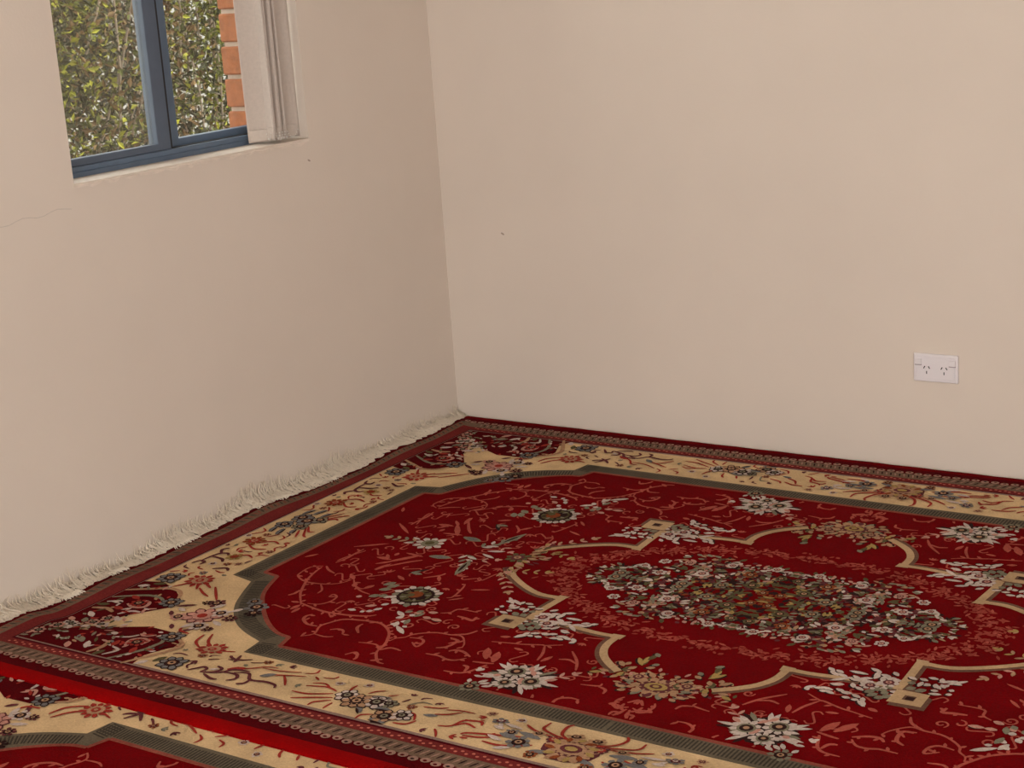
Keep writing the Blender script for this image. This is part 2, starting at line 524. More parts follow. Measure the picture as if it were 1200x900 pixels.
VINES = [
    (5, [(0.905,0.431),(0.942,0.39),(0.962,0.362),(0.992,0.307),(1.008,0.26),(1.013,0.23)]),
    (4, [(1.015,0.223),(1.038,0.241),(1.036,0.28),(1.026,0.299),(0.995,0.316),(0.966,0.318),(0.932,0.311),(0.907,0.293),(0.897,0.265)]),
    (6, [(0.915,0.422),(0.876,0.433),(0.831,0.441),(0.795,0.439),(0.759,0.433),(0.727,0.422),(0.713,0.409)]),
    (4, [(0.896,0.42),(0.868,0.412),(0.856,0.388),(0.861,0.362),(0.877,0.354),(0.878,0.369)]),
    (6, [(0.791,0.512),(0.819,0.511),(0.843,0.495),(0.851,0.478),(0.844,0.464)]),
    (5, [(0.802,0.576),(0.772,0.549),(0.786,0.51),(0.78,0.487),(0.765,0.46),(0.732,0.448),(0.69,0.442),(0.664,0.448),(0.627,0.477),(0.604,0.518),(0.597,0.546)]),
    (4, [(0.771,0.546),(0.741,0.549),(0.724,0.541)]),
    (6, [(0.97,0.399),(0.963,0.385),(0.965,0.363)]),
    (4, [(0.892,0.263),(0.867,0.29),(0.842,0.301),(0.827,0.288)]),
    (4, [(0.869,0.291),(0.833,0.312),(0.801,0.32)]),
    (5, [(1.096,0.193),(1.078,0.164)]),
    (5, [(1.008,0.22),(0.986,0.238),(0.959,0.25)]),
    (5, [(1.002,0.193),(0.996,0.158),(0.998,0.126),(0.998,0.093)]),
    (4, [(0.944,0.317),(0.919,0.343),(0.915,0.363)]),
    (7, [(0.909,0.462),(0.906,0.432)]),
    (6, [(0.894,0.476),(0.895,0.445)]),
    (5, [(0.938,0.425),(0.917,0.423)]),
    (6, [(0.687,0.504),(0.708,0.481),(0.709,0.461)]),
    (5, [(0.754,0.515),(0.74,0.505),(0.724,0.508),(0.714,0.523)]),
    (4, [(0.818,0.442),(0.796,0.46),(0.802,0.442),(0.813,0.443)]),
    (6, [(0.935,0.124),(0.901,0.117)]),
    (5, [(0.91,0.161),(0.882,0.133)]),
    (6, [(0.889,0.192),(0.875,0.146)]),
    (5, [(0.656,0.542),(0.616,0.536),(0.595,0.552),(0.599,0.528),(0.606,0.512),(0.627,0.477),(0.656,0.451),(0.689,0.439)]),
    (5, [(0.595,0.552),(0.586,0.573),(0.559,0.603),(0.541,0.607)]),
    (5, [(0.592,0.557),(0.577,0.537),(0.549,0.54)]),
    (4, [(0.601,0.51),(0.597,0.493),(0.583,0.48),(0.575,0.46),(0.541,0.435),(0.504,0.431),(0.477,0.428),(0.452,0.455),(0.443,0.476)]),
    (5, [(0.504,0.431),(0.475,0.414),(0.464,0.39)]),
    (5, [(0.573,0.478),(0.548,0.473),(0.533,0.485),(0.532,0.51),(0.554,0.495)]),
    (5, [(0.494,0.53),(0.462,0.528),(0.44,0.535),(0.42,0.532),(0.405,0.514)]),
    (6, [(0.492,0.498),(0.474,0.484),(0.472,0.451),(0.491,0.447)]),
    (4, [(0.592,0.344),(0.574,0.332),(0.567,0.309),(0.52,0.308)]),
    (4, [(0.632,0.267),(0.622,0.256),(0.631,0.209),(0.64,0.183)]),
    (4, [(0.62,0.276),(0.595,0.251)]),
    (5, [(0.642,0.604),(0.628,0.585),(0.61,0.608),(0.617,0.624)]),
    (5, [(0.577,0.605),(0.56,0.597)]),
    (7, [(0.549,0.342),(0.526,0.345),(0.506,0.349),(0.508,0.33)]),
    (6, [(0.458,0.501),(0.447,0.49),(0.426,0.492),(0.402,0.506)]),
    (5, [(0.385,0.522),(0.366,0.519),(0.34,0.513)]),
    (5, [(0.412,0.582),(0.381,0.579),(0.364,0.565),(0.352,0.531),(0.349,0.523)]),
    (4, [(0.406,0.424),(0.363,0.414),(0.339,0.409),(0.304,0.396),(0.294,0.395),(0.264,0.378)]),
    (5, [(0.296,0.396),(0.279,0.431),(0.271,0.463)]),
    (6, [(0.262,0.465),(0.253,0.434)]),
    (5, [(0.177,0.472),(0.197,0.435),(0.231,0.397)]),
    (5, [(0.235,0.441),(0.215,0.435),(0.193,0.445)]),
    (6, [(0.362,0.628),(0.339,0.623)]),
    (5, [(0.256,0.644),(0.263,0.626),(0.267,0.606)]),
    (5, [(0.253,0.646),(0.231,0.643)]),
    (5, [(0.215,0.641),(0.188,0.639),(0.188,0.612),(0.194,0.599)]),
    (5, [(0.127,0.637),(0.14,0.616),(0.141,0.595),(0.124,0.582),(0.102,0.582)]),
    (4, [(0.116,0.631),(0.102,0.635),(0.098,0.628)]),
    (6, [(0.392,0.544),(0.378,0.549),(0.372,0.569)]),
    (5, [(0.346,0.431),(0.322,0.435)]),
    (6, [(0.404,0.395),(0.383,0.388)]),
    (5, [(0.482,0.469),(0.47,0.45),(0.495,0.443)]),
    (4, [(0.136,0.522),(0.101,0.514),(0.1,0.502)]),
    (5, [(0.1,0.516),(0.081,0.523),(0.076,0.54)]),
    (4, [(0.068,0.634),(0.039,0.623),(0.009,0.604),(0.005,0.578)]),
    (5, [(0.003,0.578),(0.01,0.597),(0.018,0.619),(0.032,0.627),(0.062,0.638),(0.089,0.63)]),
    (5, [(0.004,0.569),(0.028,0.578),(0.038,0.553),(0.032,0.535)]),
    (6, [(0.041,0.569),(0.02,0.581),(0.019,0.559)]),
    (6, [(0.003,0.552),(0.002,0.536),(0.016,0.553)]),
    (5, [(0.027,0.568),(0.043,0.571),(0.03,0.557)]),
    (5, [(1.031,0.09),(0.964,0.038)]),
    (4, [(0.986,0.1),(1.003,0.156),(1.006,0.183)]),
    (5, [(0.923,0.099),(0.904,0.12)]),
    (8, [(0.89,0.139),(0.842,0.071)]),
    (6, [(0.879,0.171),(0.845,0.123),(0.821,0.098)]),
    (6, [(0.931,0.126),(0.891,0.125)]),
    (6, [(0.884,0.194),(0.88,0.153)]),
    (5, [(0.886,0.074),(0.832,0.08)]),
    (5, [(0.884,0.13),(0.853,0.092)]),
    (6, [(0.903,0.081),(0.9,0.1)]),
    (5, [(0.751,0.19),(0.726,0.164),(0.72,0.146)]),
    (5, [(0.726,0.164),(0.705,0.193)]),
    (6, [(0.813,0.202),(0.783,0.219)]),
    (4, [(0.609,0.206),(0.569,0.189)]),
]
LEAVES = [
    ('K', 14, (0.367,0.502,0.39,0.46)),
    ('K', 14, (0.345,0.51,0.36,0.468)),
    ('K', 10, (0.892,0.263,0.915,0.243)),
    ('K', 10, (0.874,0.278,0.865,0.297)),
    ('K', 10, (0.835,0.298,0.826,0.276)),
    ('g', 14, (0.795,0.332,0.778,0.317)),
    ('g', 14, (0.774,0.323,0.762,0.31)),
    ('g', 14, (0.799,0.29,0.778,0.277)),
    ('g', 14, (0.791,0.272,0.776,0.25)),
    ('g', 14, (0.807,0.264,0.792,0.242)),
    ('w', 9, (0.791,0.409,0.773,0.408)),
    ('w', 9, (0.757,0.411,0.75,0.405)),
    ('w', 9, (0.746,0.403,0.736,0.395)),
    ('w', 9, (0.736,0.391,0.726,0.376)),
    ('w', 9, (0.738,0.361,0.728,0.349)),
    ('w', 9, (0.76,0.324,0.748,0.311)),
    ('w', 9, (0.732,0.333,0.722,0.321)),
    ('w', 10, (0.682,0.374,0.657,0.39)),
    ('w', 10, (0.663,0.407,0.653,0.395)),
    ('w', 10, (0.653,0.439,0.641,0.431)),
    ('w', 10, (0.634,0.441,0.601,0.465)),
    ('w', 10, (0.642,0.418,0.627,0.411)),
    ('w', 10, (0.619,0.441,0.616,0.433)),
    ('w', 10, (0.647,0.379,0.634,0.38)),
    ('w', 10, (0.647,0.42,0.638,0.443)),
    ('p', 10, (0.617,0.352,0.599,0.347)),
    ('p', 10, (0.613,0.377,0.594,0.379)),
    ('p', 10, (0.591,0.378,0.566,0.38)),
    ('p', 10, (0.642,0.37,0.632,0.359)),
    ('p', 10, (0.766,0.38,0.748,0.368)),
    ('p', 10, (0.821,0.344,0.81,0.339)),
    ('g', 10, (0.664,0.373,0.654,0.362)),
    ('g', 10, (0.631,0.385,0.624,0.362)),
    ('g', 10, (0.632,0.4,0.626,0.424)),
    ('g', 10, (0.641,0.363,0.632,0.351)),
    ('g', 10, (0.795,0.175,0.769,0.175)),
    ('w', 8, (0.5,0.23,0.48,0.228)),
    ('w', 8, (0.504,0.21,0.479,0.235)),
    ('w', 8, (0.477,0.255,0.467,0.243)),
    ('w', 8, (0.488,0.217,0.462,0.234)),
    ('w', 8, (0.461,0.261,0.457,0.246)),
    ('w', 8, (0.464,0.235,0.46,0.219)),
    ('w', 8, (0.45,0.256,0.439,0.251)),
    ('w', 8, (0.454,0.224,0.437,0.223)),
    ('w', 8, (0.431,0.268,0.432,0.248)),
    ('w', 8, (0.439,0.238,0.424,0.234)),
    ('w', 8, (0.419,0.242,0.403,0.235)),
    ('w', 8, (0.396,0.273,0.379,0.265)),
    ('w', 8, (0.378,0.285,0.363,0.272)),
    ('w', 8, (0.383,0.24,0.371,0.228)),
    ('w', 8, (0.372,0.249,0.354,0.247)),
    ('w', 8, (0.346,0.264,0.346,0.237)),
    ('w', 8, (0.35,0.239,0.328,0.229)),
    ('w', 8, (0.331,0.257,0.298,0.256)),
    ('w', 8, (0.33,0.29,0.309,0.287)),
    ('w', 8, (0.344,0.303,0.332,0.291)),
    ('w', 8, (0.329,0.322,0.32,0.305)),
    ('w', 8, (0.303,0.323,0.285,0.322)),
    ('w', 8, (0.31,0.281,0.281,0.307)),
    ('w', 8, (0.345,0.27,0.328,0.276)),
    ('w', 8, (0.384,0.261,0.377,0.251)),
    ('w', 8, (0.366,0.371,0.36,0.355)),
    ('w', 8, (0.356,0.357,0.339,0.349)),
    ('w', 8, (0.331,0.352,0.315,0.344)),
    ('w', 8, (0.299,0.347,0.277,0.343)),
    ('w', 8, (0.284,0.346,0.265,0.35)),
    ('w', 8, (0.258,0.366,0.25,0.356)),
    ('w', 8, (0.264,0.343,0.25,0.356)),
    ('w', 8, (0.287,0.27,0.272,0.263)),
    ('w', 8, (0.269,0.269,0.255,0.259)),
    ('w', 8, (0.272,0.28,0.265,0.27)),
    ('g', 10, (0.388,0.316,0.376,0.304)),
    ('g', 10, (0.374,0.316,0.364,0.305)),
    ('g', 10, (0.392,0.298,0.378,0.285)),
    ('g', 10, (0.423,0.258,0.409,0.258)),
    ('w', 8, (0.262,0.271,0.281,0.284)),
    ('w', 8, (0.275,0.276,0.298,0.282)),
    ('w', 8, (0.308,0.272,0.327,0.285)),
    ('w', 8, (0.325,0.275,0.341,0.289)),
    ('w', 8, (0.338,0.28,0.354,0.294)),
    ('w', 8, (0.347,0.27,0.351,0.252)),
    ('w', 8, (0.36,0.27,0.364,0.251)),
    ('w', 8, (0.368,0.261,0.375,0.252)),
    ('w', 8, (0.382,0.27,0.393,0.257)),
    ('w', 8, (0.381,0.255,0.392,0.26)),
    ('w', 8, (0.289,0.319,0.306,0.317)),
    ('w', 8, (0.302,0.338,0.318,0.344)),
    ('w', 8, (0.316,0.345,0.334,0.347)),
    ('w', 8, (0.277,0.358,0.29,0.357)),
    ('w', 8, (0.286,0.353,0.305,0.361)),
    ('w', 8, (0.324,0.365,0.338,0.366)),
    ('w', 8, (0.343,0.369,0.355,0.366)),
    ('w', 8, (0.356,0.368,0.374,0.385)),
    ('w', 8, (0.367,0.368,0.372,0.386)),
    ('w', 8, (0.33,0.316,0.347,0.325)),
    ('w', 8, (0.345,0.315,0.351,0.301)),
    ('w', 8, (0.358,0.287,0.371,0.286)),
    ('w', 8, (0.375,0.295,0.384,0.286)),
    ('w', 8, (0.393,0.308,0.407,0.307)),
    ('w', 8, (0.398,0.322,0.411,0.321)),
    ('w', 8, (0.371,0.308,0.384,0.296)),
    ('w', 8, (0.439,0.26,0.447,0.251)),
    ('w', 8, (0.458,0.288,0.478,0.284)),
    ('w', 8, (0.457,0.273,0.469,0.272)),
    ('w', 8, (0.454,0.247,0.47,0.261)),
    ('w', 8, (0.47,0.251,0.479,0.241)),
    ('w', 8, (0.487,0.28,0.496,0.275)),
    ('w', 8, (0.486,0.259,0.495,0.26)),
    ('g', 12, (0.354,0.332,0.365,0.316)),
    ('g', 12, (0.363,0.343,0.375,0.328)),
    ('g', 12, (0.378,0.347,0.391,0.336)),
    ('g', 12, (0.382,0.324,0.391,0.314)),
    ('g', 12, (0.393,0.34,0.397,0.325)),
    ('g', 12, (0.415,0.287,0.428,0.276)),
    ('g', 12, (0.433,0.289,0.448,0.277)),
    ('g', 12, (0.42,0.301,0.436,0.301)),
    ('k', 9, (0.15,0.466,0.13,0.457)),
    ('k', 9, (0.137,0.448,0.119,0.449)),
    ('k', 9, (0.101,0.472,0.092,0.456)),
    ('k', 9, (0.094,0.462,0.09,0.443)),
    ('k', 9, (0.12,0.399,0.104,0.415)),
    ('k', 9, (0.102,0.409,0.099,0.396)),
    ('k', 9, (0.095,0.434,0.089,0.414)),
    ('k', 9, (0.088,0.425,0.079,0.41)),
    ('k', 9, (0.094,0.37,0.074,0.396)),
    ('k', 9, (0.073,0.389,0.078,0.362)),
    ('k', 9, (0.073,0.372,0.069,0.346)),
    ('k', 9, (0.074,0.337,0.062,0.349)),
    ('k', 9, (0.059,0.406,0.045,0.399)),
    ('k', 9, (0.054,0.392,0.044,0.382)),
    ('k', 9, (0.061,0.459,0.063,0.442)),
    ('k', 9, (0.056,0.445,0.043,0.439)),
    ('k', 9, (0.07,0.468,0.052,0.471)),
    ('k', 9, (0.074,0.487,0.056,0.49)),
    ('k', 9, (0.073,0.498,0.055,0.495)),
    ('k', 9, (0.061,0.514,0.048,0.508)),
    ('k', 9, (0.053,0.494,0.04,0.488)),
    ('k', 9, (0.031,0.516,0.022,0.507)),
    ('k', 10, (0.003,0.519,0.006,0.504)),
    ('k', 10, (0.029,0.52,0.019,0.498)),
    ('k', 10, (0.004,0.5,0.001,0.518)),
    ('k', 10, (0.004,0.439,0.019,0.449)),
    ('k', 10, (0.022,0.418,0.012,0.419)),
    ('k', 10, (0.04,0.421,0.025,0.436)),
    ('k', 10, (0.04,0.465,0.029,0.449)),
    ('k', 10, (0.022,0.446,0.015,0.445)),
]


OUT_PATH = [(1.178, 0), (1.178, .352), (1.108, .368), (1.077, .433), (1.04, .497), (.985, .557), (.924, .597), (.853, .625), (.845, .682), (0, .676)]
IN_PATH = [(1.118, 0), (1.118, .310), (1.072, .318), (1.037, .40), (.993, .458), (.917, .53), (.852, .573), (.808, .583), (.795, .628), (0, .623)]


def smooth_mid(path, a, b):
    """round the bulging corner of the field between points a and b"""
    return path[:a] + spline(path[a:b + 1], 4) + path[b + 1:]


OUT_PATH = smooth_mid(OUT_PATH, 2, 7)
IN_PATH = smooth_mid(IN_PATH, 2, 7)


def inpoly(x, y, p):
    c = False
    for (x0, y0), (x1, y1) in zip(p, p[1:] + p[:1]):
        if (y0 > y) != (y1 > y) and x < x0 + (x1 - x0) * (y - y0) / (y1 - y0):
            c = not c
    return c


def ring4(path):
    q1 = path
    q2 = [(-x, y) for x, y in reversed(path)]
    q3 = [(-x, -y) for x, y in path]
    q4 = [(x, -y) for x, y in reversed(path)]
    pts = []
    for q in (q1, q2, q3, q4):
        for p in q:
            if not pts or math.hypot(p[0] - pts[-1][0], p[1] - pts[-1][1]) > 1e-5:
                pts.append(p)
    if math.hypot(pts[0][0] - pts[-1][0], pts[0][1] - pts[-1][1]) < 1e-5:
        pts.pop()
    return pts


def along(path, step):
    """points with unit tangents every step metres along a polyline"""
    out, d = [], step / 2
    for (x0, y0), (x1, y1) in zip(path, path[1:]):
        L = math.hypot(x1 - x0, y1 - y0)
        while d <= L and L > 0:
            out.append((x0 + (x1 - x0) * d / L, y0 + (y1 - y0) * d / L, (x1 - x0) / L, (y1 - y0) / L))
            d += step
        d -= L
    return out


# ---- the motifs of one quarter of the rug (x along the length, y along the width, from the centre)
MOTIFS = []          # (part name, art of one quarter, which mirror images: 4, 'u' pair, 'v' pair or 1)
LOOSE = {'band_hatching', 'vine_scroll', 'vine_leaf', 'leaf_spray', 'garland', 'guard_loops', 'border_sprig', 'border_scroll', 'centre_bouquet'}   # woven flecks too small to pick apart
A4 = [(1, 1), (-1, 1), (1, -1), (-1, -1)]


def motif(name, art, reps=4):
    MOTIFS.append((name, art, reps))


# grey band: dark bars between pale weft, rose line at its inner edge
a = Art()
n = len(OUT_PATH)
mid_path = []
for (x0, y0, tx, ty) in along(OUT_PATH, .0078):
    nx, ny = (-ty, tx)
    h = .045
    # towards the field
    if nx * x0 + ny * y0 > 0:
        nx, ny = -nx, -ny
    a.poly('bandk', [(x0 + nx * .010 + tx * .0019, y0 + ny * .010 + ty * .0019), (x0 + nx * .010 - tx * .0019, y0 + ny * .010 - ty * .0019),
                     (x0 + nx * h - tx * .0019, y0 + ny * h - ty * .0019), (x0 + nx * h + tx * .0019, y0 + ny * h + ty * .0019)], 4)
motif('band_hatching', a)
a = Art()
for i in range(len(IN_PATH) - 1):
    (x0, y0), (x1, y1) = IN_PATH[i], IN_PATH[i + 1]
    L = math.hypot(x1 - x0, y1 - y0)
    nx, ny = -(y1 - y0) / L * .005, (x1 - x0) / L * .005
    a.poly('bandp', [(x0 + nx, y0 + ny), (x1 + nx, y1 + ny), (x1 - nx, y1 - ny), (x0 - nx, y0 - ny)], 6)
motif('field_edging', a)

# vines in the field
a = Art()
for w, pts in VINES:
    if len(pts) == 2:
        a.leaf('K', *pts[0], *pts[1], w * .0019, 6)
    else:
        a.stroke('K', w * .001 * 1.3, pts, 6, .5)
rv = random.Random(3)
used = [p for _, pts in VINES for p in spline(pts, 4)] + [(.700, .287), (.72, .30), (.68, .26), (.73, .26), (.26, .55), (.21, .55), (.30, .55), (.33, .60), (.872, 0), (.80, .06), (.72, .06), (.70, .12), (.62, .02), (.43, .33), (.33, .29), (.38, .38), (.1, .46), (.03, .48), (.06, .44), (.53, .17), (.57, .10)]
for tries in range(2600):                    # short curls and leaf pairs filling the red ground
    x, y = rv.uniform(.02, 1.07), rv.uniform(.02, .605)
    if (x < .60 and y < .30) or (x < .22 and y < .42) or math.hypot(max(0, x - .80), max(0, y - .33)) > .20:
        continue
    if min(math.hypot(x - p[0], y - p[1]) for p in used) < .031:
        continue
    used.append((x, y))
    an, s = rv.uniform(0, 6.28), rv.choice((-1, 1))
    k = rv.random()
    if k < .65:                               # a stem ending in two opposite curls
        l, r_ = rv.uniform(.013, .020), rv.uniform(.007, .011)
        ux, uy = math.cos(an), math.sin(an)
        pts = [(x - ux * l + uy * r_ * s, y - uy * l - ux * r_ * s), (x - ux * l - ux * r_ * .8, y - uy * l - uy * r_ * .8), (x - ux * l - uy * r_ * s, y - uy * l + ux * r_ * s), (x, y),
               (x + ux * l + uy * r_ * s, y + uy * l - ux * r_ * s), (x + ux * l + ux * r_ * .8, y + uy * l + uy * r_ * .8), (x + ux * l - uy * r_ * s, y + uy * l + ux * r_ * s)]
        a.stroke('K', .0042, pts, 6, .3, 4)
    elif k < .85:
        l = rv.uniform(.013, .021)
        for d in (-.9, -.3, .3, .9):
            a.leaf('K', x, y, x + l * math.cos(an + d), y + l * math.sin(an + d), .0052, 6)
    else:
        a.curl('K', .0045, x, y, rv.uniform(.011, .016), an, rv.uniform(.8, 1.3), s, 6)
for w, pts in VINES:
    if len(pts) < 4:
        continue
    for x, y, tx, ty in along(pts, .034):
        s = rv.choice((-1, 1))
        l = rv.uniform(.010, .020)
        a.leaf('K', x, y, x + (tx * .5 - ty * s * .8) * l, y + (ty * .5 + tx * s * .8) * l, .007, 6)
FIELD_Q = [(0, 0)] + [(x - .012, y - .010) for x, y in IN_PATH]
a.s = [s_ for s_ in a.s if all(inpoly(x + 1e-4 if x < 1e-3 else x, max(y, 1e-3), FIELD_Q) for x, y in s_[2])]
motif('vine_scroll', a)

# leaves traced around flowers, ribbons and palmettes, sorted by the motif they belong to
fl1, fl1s, spr, plm, lone = Art(), Art(), Art(), Art(), Art()
for c, w, (x0, y0, x1, y1) in LEAVES:
    tgt = lone if c == 'K' else plm if c == 'k' else spr if (x0 < .60 and y0 < .40) else fl1s
    if tgt is plm:
        c = ('k', 'g', 'k', 'G', 'k', 'gold', 'm')[int(x0 * 9173 + y0 * 7919) % 7]
        tgt.leaf('d' if c != 'm' else 'k', x0 + .004, y0 + .004, x1 + .004, y1 + .003, w * .0012, 8)
    if tgt is spr:
        tgt.leaf('d', x0 - .003, y0 + .003, x1 - .003, y1 + .003, w * .00145, 8)
    tgt.leaf(c, x0, y0, x0 + (x1 - x0) * 1.15, y0 + (y1 - y0) * 1.15, w * .00135, 9)
# big round flower of the field ends
fl1.dot('d', .700, .287, .055, 7)
for i in range(19):
    t = 2 * math.pi * i / 19 + .1
    e = .058 + .006 * math.sin(i * 2.9)
    fl1.leaf('w' if i % 5 else 'g', .700 + .040 * math.cos(t), .287 + .040 * math.sin(t), .700 + e * math.cos(t + .12), .287 + e * math.sin(t + .12), .016, 9, .6)
fl1.dot('d', .700, .287, .043, 11, n=14); fl1.dot('G', .700, .287, .036, 12, n=12); fl1.dot('d', .690, .292, .020, 13, n=10); fl1.dot('o', .704, .283, .019, 14); fl1.dot('G', .712, .290, .010, 15)
for i in range(9):
    t = 2 * math.pi * i / 9
    fl1.leaf('g' if i % 2 else 'd', .700 + .020 * math.cos(t), .287 + .020 * math.sin(t), .700 + .036 * math.cos(t), .287 + .036 * math.sin(t), .008, 15)
motif('flower_motif', fl1)
motif('leaf_spray', fl1s)
motif('vine_leaf', lone)
# white blossoms near the long sides
a = Art()
a.dot('d', .262, .546, .050, 7, .058)
for i in range(19):
    t = 2 * math.pi * i / 19
    rr = .053 + .016 * math.sin(i * 2.3)
    for d in (-.10, .10):
        a.leaf('d' if (i % 3 == 0 and d < 0) else 'g' if i % 4 == 0 else 'w', .255 + .036 * math.cos(t), .547 + .030 * math.sin(t), .255 + (rr + .020) * math.cos(t + d), .547 + (rr + .004) * math.sin(t + d), .0105, 9, .6)
for x, y, r in ((.276, .528, .026), (.226, .556, .025), (.270, .580, .019)):
    a.flower(x, y, r * 1.25, 9, 'w', 'd', 'g', x * 40, 10, None, False)
    a.dot('g', x, y, r * .72, 14); a.dot('d', x, y, r * .52, 15); a.dot('k', x, y, r * .24, 16)
for q in ((.25, .548, .24, .575), (.235, .53, .25, .51), (.295, .555, .31, .56), (.25, .515, .262, .495), (.205, .54, .185, .525)):
    a.leaf('p', *q, .012, 12)
a.flower(.322, .622, .022, 7, 'g', 'd', 'k', .3, 9, None, False)
for q in ((.312, .604, .295, .592), (.318, .600, .306, .582), (.302, .612, .284, .602), (.335, .606, .342, .592)):
    a.leaf('w', *q, .010, 9)
a.spray('w', .325, .575, .345, .552, 2, .018, .009)
a.spray('p', .188, .512, .172, .492, 2, .020, .008)
motif('blossom_cluster', a)
# blossoms by the tip of the medallion
a = Art()
for su in (1, -1):
    a.leaf('g', .822, su * .070, .766, su * .060, .024, 8); a.leaf('S', .812, su * .070, .776, su * .062, .011, 9)
    a.spray('w', .742, su * .030, .704, su * .100, 4, .024, .010, 'g')
    a.leaf('g', .716, su * .055, .694, su * .148, .020, 8); a.leaf('d', .712, su * .075, .700, su * .128, .008, 9)
    a.leaf('w', .735, su * .038, .705, su * .046, .011, 10); a.leaf('w', .712, su * .010, .672, su * .024, .011, 10)
    a.spray('p', .690, su * .045, .664, su * .030, 2, .018, .008)
    a.leaf('d', .800, su * .178, .768, su * .140, .012, 8); a.leaf('g', .796, su * .176, .780, su * .158, .008, 9)
a.flower(.872, 0, .040, 9, 'w', 'd', 'g', 0, 8)
a.dot('g', .872, 0, .022, 13); a.dot('G', .872, 0, .012, 14)
a.spray('k', .915, 0, .985, 0, 4, .024, .010, 'g')
a.leaf('w', .91, .012, .935, .020, .009, 9); a.leaf('w', .91, -.012, .935, -.020, .009, 9)
motif('tip_blossom', a, 'u')

# the medallion ribbon
a = Art()
R1 = [(.607, .055), (.575, .092), (.515, .137), (.455, .166), (.398, .166)]
R2 = [(.398, .166), (.403, .250), (.402, .292)]
R3 = [(.402, .288), (.305, .290), (.232, .298), (.186, .297)]
R4 = [(.186, .297), (.184, .345), (.166, .385), (.136, .416), (.100, .442)]


def band_line(a, c, pts, w, off, layer, sub=4, straight=False):
    p = pts if straight else spline(pts, sub)
    n = len(p)
    L, Rr = [], []
    for i in range(n):
        q, b = p[max(0, i - 1)], p[min(n - 1, i + 1)]
        dx, dy = b[0] - q[0], b[1] - q[1]
        d = math.hypot(dx, dy)
        nx, ny = -dy / d, dx / d
        L.append((p[i][0] + nx * (off + w / 2), p[i][1] + ny * (off + w / 2)))
        Rr.append((p[i][0] + nx * (off - w / 2), p[i][1] + ny * (off - w / 2)))
    for i in range(n - 1):
        a.poly(c, [L[i], L[i + 1], Rr[i + 1], Rr[i]], layer)


for r_, w_ in ((R1, .0145), (R2, .017), (R3, .0135), (R4, .0165)):
    band_line(a, 'ribbon', r_, w_, 0, 8)
for r_, o_ in ((R1, -.012), (R2, -.013), (R3, -.011), (R4, -.013)):
    band_line(a, 'ribshade', r_, .009, o_, 7)
a.poly('ribbon', [(.386, .154), (.410, .154), (.416, .176), (.394, .178)], 8)
a.poly('ribbon', [(.172, .286), (.200, .288), (.198, .306), (.174, .308)], 8)
motif('medallion_ribbon', a)
a = Art()
a.poly('ribshade', [(.411, .271), (.474, .310), (.476, .360), (.408, .362)], 9)
a.poly('ribbon', [(.402, .294), (.464, .294), (.466, .348), (.402, .350)], 10)
a.poly('ribshade', [(.424, .312), (.446, .312), (.446, .332), (.424, .332)], 11)
a.poly('d', [(.429, .317), (.445, .317), (.445, .330), (.429, .330)], 12)
motif('diamond_motif', a)
spr.flower(.378, .275, .020, 7, 'w', 'm', 'p', 0, 9, None, False); spr.flower(.352, .300, .018, 7, 'w', 'm', 'p', 0, 9, None, False)
motif('leaf_spray', spr)
rq = random.Random(77)
for i in range(60):
    x = abs(rq.gauss(.055, .038)); y = .452 + rq.gauss(0, .022) - .25 * max(0, x - .07)
    an, l = rq.uniform(0, 6.28), rq.uniform(.010, .020)
    plm.leaf(rq.choice(['k', 'k', 'g', 'G', 'm', 'd', 'p']), x, y, x + l * math.cos(an), y + l * math.sin(an), .0075, 7)
plm.flower(.012, .474, .040, 8, 'k', 'm', 'gold', .2, 8)
plm.flower(.052, .448, .020, 7, 'k', 'm', 'k', .2, 9, None, False)
plm.dot('gold', 0, .474, .022, 13, .016); plm.dot('m', 0, .474, .013, 14, .009); plm.dot('gold', 0, .474, .007, 15, .005)
motif('palmette', plm + plm.mirrored(-1, 1), 'v')
# palmettes at the long tips
a = Art()
rp = random.Random(11)
for i in range(64):
    t = rp.uniform(-1.25, 1.25)
    rr = rp.uniform(.015, .085)
    x, y = .615 - rr * .8 * math.cos(t) * rp.uniform(.2, 1), rr * 1.45 * math.sin(t)
    ang = math.atan2(y, .02 + .62 - x) + rp.uniform(-.6, .6)
    l = rp.uniform(.014, .028)
    a.leaf(rp.choice(['k', 'k', 'G', 'gold', 'm', 'p']), x, y, x - l * math.cos(ang), y + l * math.sin(ang), rp.uniform(.006, .010), 9 + i % 3)
for su in (1, -1):
    a.spray('k', .600, su * .09, .530, su * .178, 5, .024, .009, 'p')
    a.spray('gold', .590, su * .075, .515, su * .050, 4, .022, .008, 'k')
a.flower(.622, 0, .030, 8, 'G', 'm', 'k', 0, 12, None, False)
motif('palmette', a, 'u')

# garland around the bouquet: a fuzzy ring of small leaves
a = Art()
rg = random.Random(5)
for i in range(330):
    t = math.pi / 2 * i / 330
    e = 1 + rg.gauss(0, .045)
    x, y = .474 * math.cos(t) * e, .262 * math.sin(t) * e
    if 26 < (i % 55) < 34:
        continue
    an, l = rg.uniform(0, 6.28), rg.uniform(.010, .021)
    a.leaf(rg.choice(['garl', 'garl', 'garl', 'K']), x, y, x + l * math.cos(an), y + l * math.sin(an), .0065, 6)
motif('garland', a)

# the bouquet in the middle
a = Art()
rb = random.Random(21)


def inside(x, y):
    t = math.atan2(y / .195, x / .39)
    lim = 1.0 + .10 * math.cos(6 * t) - .05 * math.cos(10 * t)
    return math.hypot(x / .39, y / .195) / lim


